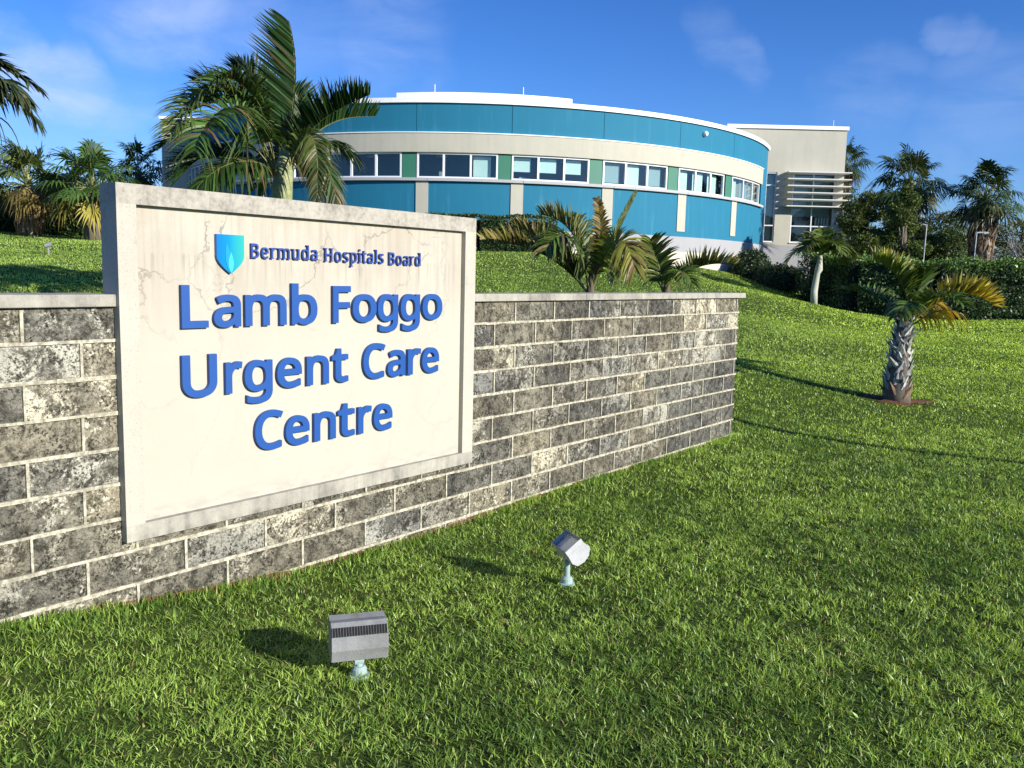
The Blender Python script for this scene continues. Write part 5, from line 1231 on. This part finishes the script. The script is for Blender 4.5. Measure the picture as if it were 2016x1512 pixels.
# trees beyond the right hedge
def clumps(X, Y, z0, z1, rx, k, seed, taper=.5):
    r = np.random.default_rng(seed); L_ = []
    for i in range(k):
        u = (i + .5) / k; w_ = rx * (1 - taper * u) 
        a = r.uniform(0, 6.28); L_.append((X + math.cos(a) * w_ * .55, Y + math.sin(a) * w_ * .55, z0 + (z1 - z0) * u, w_ * r.uniform(.45, .7), w_ * r.uniform(.45, .7), (z1 - z0) / k * r.uniform(.9, 1.6)))
    return L_
GT = 'dark trees beyond the right hedge'
tree('evergreen_tree', 15.6, 40, 'dark bushy evergreen directly beside the annexe corner', clumps(15.6, 40, 1.8, 5.6, 1.7, 12, 1), 20000, .07, (.042, .06, .016), 41, group=GT)
tree('evergreen_tree', 17.2, 39, 'dark evergreen with a pointed top, in front of the fan palm nearer the building', clumps(17.2, 39, 1.8, 6.25, 1.5, 13, 2, .75), 18000, .065, (.045, .065, .018), 42, group=GT)
tree('evergreen_tree', 19.6, 46, 'soft grey-green evergreen between the two fan palms', clumps(19.8, 46, 2, 6.4, 1.7, 12, 3, .6), 14000, .07, (.045, .062, .022), 43, group=GT)
tree('evergreen_tree', 18.4, 50, 'dark evergreen farthest back, between the annexe corner and the pointed tree', clumps(18.4, 50, 2, 7.2, 1.8, 10, 4, .5), 9000, .08, (.032, .048, .016), 44, group=GT)
tree('broadleaf_tree', 24.5, 50, 'low mixed green tree behind the right fan palm', clumps(23.8, 50, 2, 5.7, 2.6, 12, 5, .3), 14000, .08, (.055, .075, .03), 45, group=GT)
tree('broadleaf_tree', 30, 52, 'scrubby green tree at the right edge beyond the hedge', clumps(29.5, 52, 2, 5.6, 3.0, 12, 6, .3), 14000, .08, (.06, .075, .035), 46, group=GT)
tree('broadleaf_tree', 22.6, 44, 'dense low tree filling the gap under the two fan palms', clumps(20.6, 43, 1.8, 4.6, 2.0, 10, 7, .3), 14000, .07, (.035, .055, .02), 47, group=GT)
tree('broadleaf_tree', -21, 42, 'pale green bushy tree behind the left fan palms', clumps(-21, 42, 3, 5.9, 2.2, 10, 8, .3), 12000, .08, (.07, .10, .035), 48, group='trees behind the left hedge')
tree('broadleaf_tree', -21.5, 46.5, 'dark bushy tree between the fan palms and the left wing of the building', clumps(-21.5, 46.5, 3, 6.0, 1.9, 10, 9, .3), 11000, .08, (.04, .065, .022), 49, group='trees behind the left hedge')
# bare grey tree at the right edge
r = np.random.default_rng(77); BX, BY = 21.9, 36.2; bz = gz(BX, BY)
root = thing('bare_tree', (BX, BY, bz), 'leafless pale grey branches leaning out over the hedge at the right edge', 'tree')
bm_ = MB(); bm_.tube([(BX, BY, bz - .2), (BX - .1, BY, bz + 1.0), (BX - .2, BY, bz + 1.8)], [.14, .11, .09], 7); bm_.build('trunk', plain('grey_bark', (.34, .32, .29), .9, nz=.2), root)
br_ = MB()
def grow(p, d, L, rad, lev):
    p = np.array(p); pts = [p]; 
    for k in range(4):
        d = unit(d + r.normal(0, .16, 3)); p = p + d * L / 4; pts.append(p)
    br_.tube([tuple(x) for x in pts], list(np.linspace(rad, rad * .45, 5)), 5)
    if lev:
        for k in range(4): grow(pts[r.integers(1, 5)], unit(d + r.normal(0, .5, 3)), L * .62, rad * .5, lev - 1)
for d in ((-1, -.2, .35), (-.8, 0, .8), (-.3, -.3, 1), (.4, 0, .9), (.8, .1, .5), (-1, .2, .1)): grow((BX - .2, BY, bz + 1.7), unit(np.array(d)), 1.5, .05, 3)
br_.build('branches', bpy.data.materials['grey_bark'], root)

# ================================================================== POSTS, SMALL THINGS
M_POST = plain('white_post_paint', (.42, .43, .43), .5, nz=.05)
po = thing('lamp_post', (17.74, 38, gz(17.74, 38)), 'thin straight white post standing behind the hedge, left of the bent one', 'post', 'thin white posts behind the right hedge')
MB().tube([(17.74, 38, gz(17.74, 38)), (17.78, 38, 4.36)], .026, 8).build('pole', M_POST, po)
MB().tube([(17.78, 38, 4.34), (17.60, 38, 4.37)], .02, 6).build('arm', M_POST, po)
po = thing('lamp_post', (19.93, 38, gz(19.93, 38)), 'thin white post with a bent arm, behind the hedge near the right edge', 'post', 'thin white posts behind the right hedge')
MB().tube([(19.93, 38, gz(19.93, 38)), (19.97, 38, 4.08)], .026, 8).build('pole', M_POST, po)
MB().tube([(19.97, 38, 4.06), (20.32, 38, 4.08)], .03, 6).build('arm', M_POST, po)
MB().tube([(20.28, 38, 4.04), (20.46, 38, 4.06)], .055, 8).build('lamp_head', M_POST, po)
hb = thing('house', (30.3, 50, 1.2), 'small tan-roofed building just showing above the hedge at the right edge', 'building')
MB().box(28.5, 33, 50, 54, .8, 3.05).build('wall', M_CREAM, hb)
MB().hexa([(28.3, 49.8, 3.055), (33.2, 49.8, 3.055), (33.2, 54.2, 3.055), (28.3, 54.2, 3.055), (29.3, 51, 3.6), (32.2, 51, 3.6), (32.2, 53, 3.6), (29.3, 53, 3.6)]).build('roof', plain('tan_roof', (.45, .34, .24), .8), hb)

# lamp standard beyond the right edge whose shadow falls across the lawn
po = thing('street_lamp', (9.28, 6.16, gz(9.28, 6.16)), 'tall grey lamp standard casting the long thin shadow across the right lawn', 'street lamp')
MB().tube([(9.28, 6.16, gz(9.28, 6.16) - .05), (9.28, 6.16, 2.2), (9.28, 6.16, 5.2)], [.075, .065, .05], 12).build('pole', plain('lamp_steel', (.35, .36, .36), .5), po)
MB().box(9.13, 9.43, 5.8, 6.3, 5.2, 5.28).build('lamp_head', bpy.data.materials['lamp_steel'], po)

# ---- ground floodlights
M_CAST = stained_cement('cast_aluminium', (.31, .315, .305), (.24, .245, .24), (.14, .14, .125), .5)
M_CASTD = plain('vent_black', (.006, .006, .007), .9)
M_VERDI = plain('verdigris_stake', (.30, .40, .37), .7, nz=.25)
mt, t, out = new_mat('lamp_glass'); principled(t, out, (.62, .60, .50), .12, spec=.6); M_LG = mt
def floodlight(base, yaw, tilt, label, scale=1.0, hub=.115, M_CAST=M_CAST):
    bx_, by_ = base; z0 = gz(bx_, by_)
    root = thing('floodlight', (bx_, by_, z0), label, 'floodlight', 'ground floodlights aimed at the sign')
    cy_, sy_ = math.cos(yaw), math.sin(yaw); ct, st2 = math.cos(tilt), math.sin(tilt)
    H = z0 + hub
    def T(x, y, z):    # lamp frame: y = aim direction, z = up, tilted back by `tilt`
        x, y, z = x * scale, y * scale, z * scale
        y2 = y * ct - z * st2; z2 = y * st2 + z * ct
        return (bx_ + x * cy_ - y2 * sy_, by_ + x * sy_ + y2 * cy_, H + z2)
    hw = .122
    prof = [(-.028, .0), (-.062, .050), (-.070, .110), (-.062, .1105), (-.048, .148), (-.054, .1485), (-.036, .168), (.022, .172), (.080, .030), (.02, -.004)]
    n = len(prof)
    b_ = MB(); v0 = [T(-hw, y, z) for y, z in prof]; v1 = [T(hw, y, z) for y, z in prof]
    b_.add(v0 + v1, [tuple(range(n)), tuple(range(2 * n - 1, n - 1, -1))] + [(i, n + i, n + (i + 1) % n, (i + 1) % n) for i in range(n)])
    b_.build('housing', M_CAST, root, bevel=.0015)
    vb = MB(); vb.add([T(-hw + .004, -.0665, .1115), T(hw - .004, -.0665, .1115), T(hw - .004, -.0515, .1475), T(-hw + .004, -.0515, .1475)], [(0, 1, 2, 3)]); vb.build('vent', M_CASTD, root)
    fn = MB()
    for k in range(21):
        x = -hw + .004 + k * (2 * hw - .008) / 20
        fn.hexa([T(x - .0005, -.0685, .1105), T(x + .0005, -.0685, .1105), T(x + .0005, -.0645, .1105), T(x - .0005, -.0645, .1105), T(x - .0005, -.0535, .1485), T(x + .0005, -.0535, .1485), T(x + .0005, -.0495, .1485), T(x - .0005, -.0495, .1485)])
    fn.build('vent_fins', M_CAST, root)
    g_ = MB(); a_, c_ = np.array([.026, .162]), np.array([.076, .040])
    g_.add([T(-hw + .012, a_[0] + .003, a_[1]), T(hw - .012, a_[0] + .003, a_[1]), T(hw - .012, c_[0] + .003, c_[1]), T(-hw + .012, c_[0] + .003, c_[1])], [(0, 1, 2, 3)]); g_.build('lens', M_LG, root)
    vs_ = MB(); fa, fb = np.array([.0225, .1725]), np.array([.0805, .0305]); nv = np.array([.926, .378]) * .042; tv = (fa - fb) / np.linalg.norm(fa - fb) * .003
    def plate(xa, xb, A_, B_):
        q_ = [A_, B_, B_ + nv, A_ + nv]
        vs_.add([T(xa, *p_) for p_ in q_] + [T(xb, *p_) for p_ in q_], [(0, 1, 2, 3), (7, 6, 5, 4), (0, 4, 5, 1), (1, 5, 6, 2), (2, 6, 7, 3), (3, 7, 4, 0)])
    plate(-hw, -hw + .003, fa, fb); plate(hw - .003, hw, fa, fb)
    plate(-hw + .0031, hw - .0031, fa, fa - tv); plate(-hw + .0031, hw - .0031, fb + tv, fb)
    vs_.build('visor', M_CAST, root)
    k_ = MB(); p0 = T(0, .005, .0); k_.tube([(bx_, by_, z0 + .045), (bx_, by_, H - .03), p0], [.017, .016, .014], 12); k_.tube([T(-.02, .005, -.008), T(.02, .005, -.008)], .018, 12); k_.build('knuckle', M_VERDI, root)
    s_ = MB(); s_.tube([(bx_, by_, z0 - .06), (bx_, by_, z0 + .012), (bx_, by_, z0 + .016), (bx_, by_, z0 + .040), (bx_, by_, z0 + .052)], [.046, .046, .034, .034, .024], 16); s_.build('stake', M_VERDI, root)
    return root
floodlight((-.640, 3.60), math.radians(17), math.radians(-14), 'grey floodlight nearest the camera, its slotted back turned to us', 1.0, .082)
floodlight((.345, 4.82), math.radians(112), math.radians(30), 'grey floodlight turned sideways and tilted up, farther along the lawn below the wall', .78, .15, stained_cement('sunlit_cast_aluminium', (.55, .56, .56), (.46, .47, .47), (.33, .33, .32), .5))  # paler copy of the cast metal, sunlight put into its colour
# small garden spotlight on the upper left lawn
gx0, gy0 = -12.85, 24.0; g0 = gz(gx0, gy0)
sr = thing('spotlight', (gx0, gy0, g0), 'tiny garden spotlight on a stake, on the upper left lawn', 'spotlight')
MB().tube([(gx0, gy0, g0 - .05), (gx0, gy0, g0 + .22)], .03, 8).build('stake', M_CAST, sr)
MB().tube([(gx0 - .07, gy0 - .05, g0 + .24), (gx0 + .02, gy0, g0 + .27), (gx0 + .09, gy0 + .03, g0 + .30)], [.05, .07, .075], 10).build('lamp_head', M_CAST, sr)
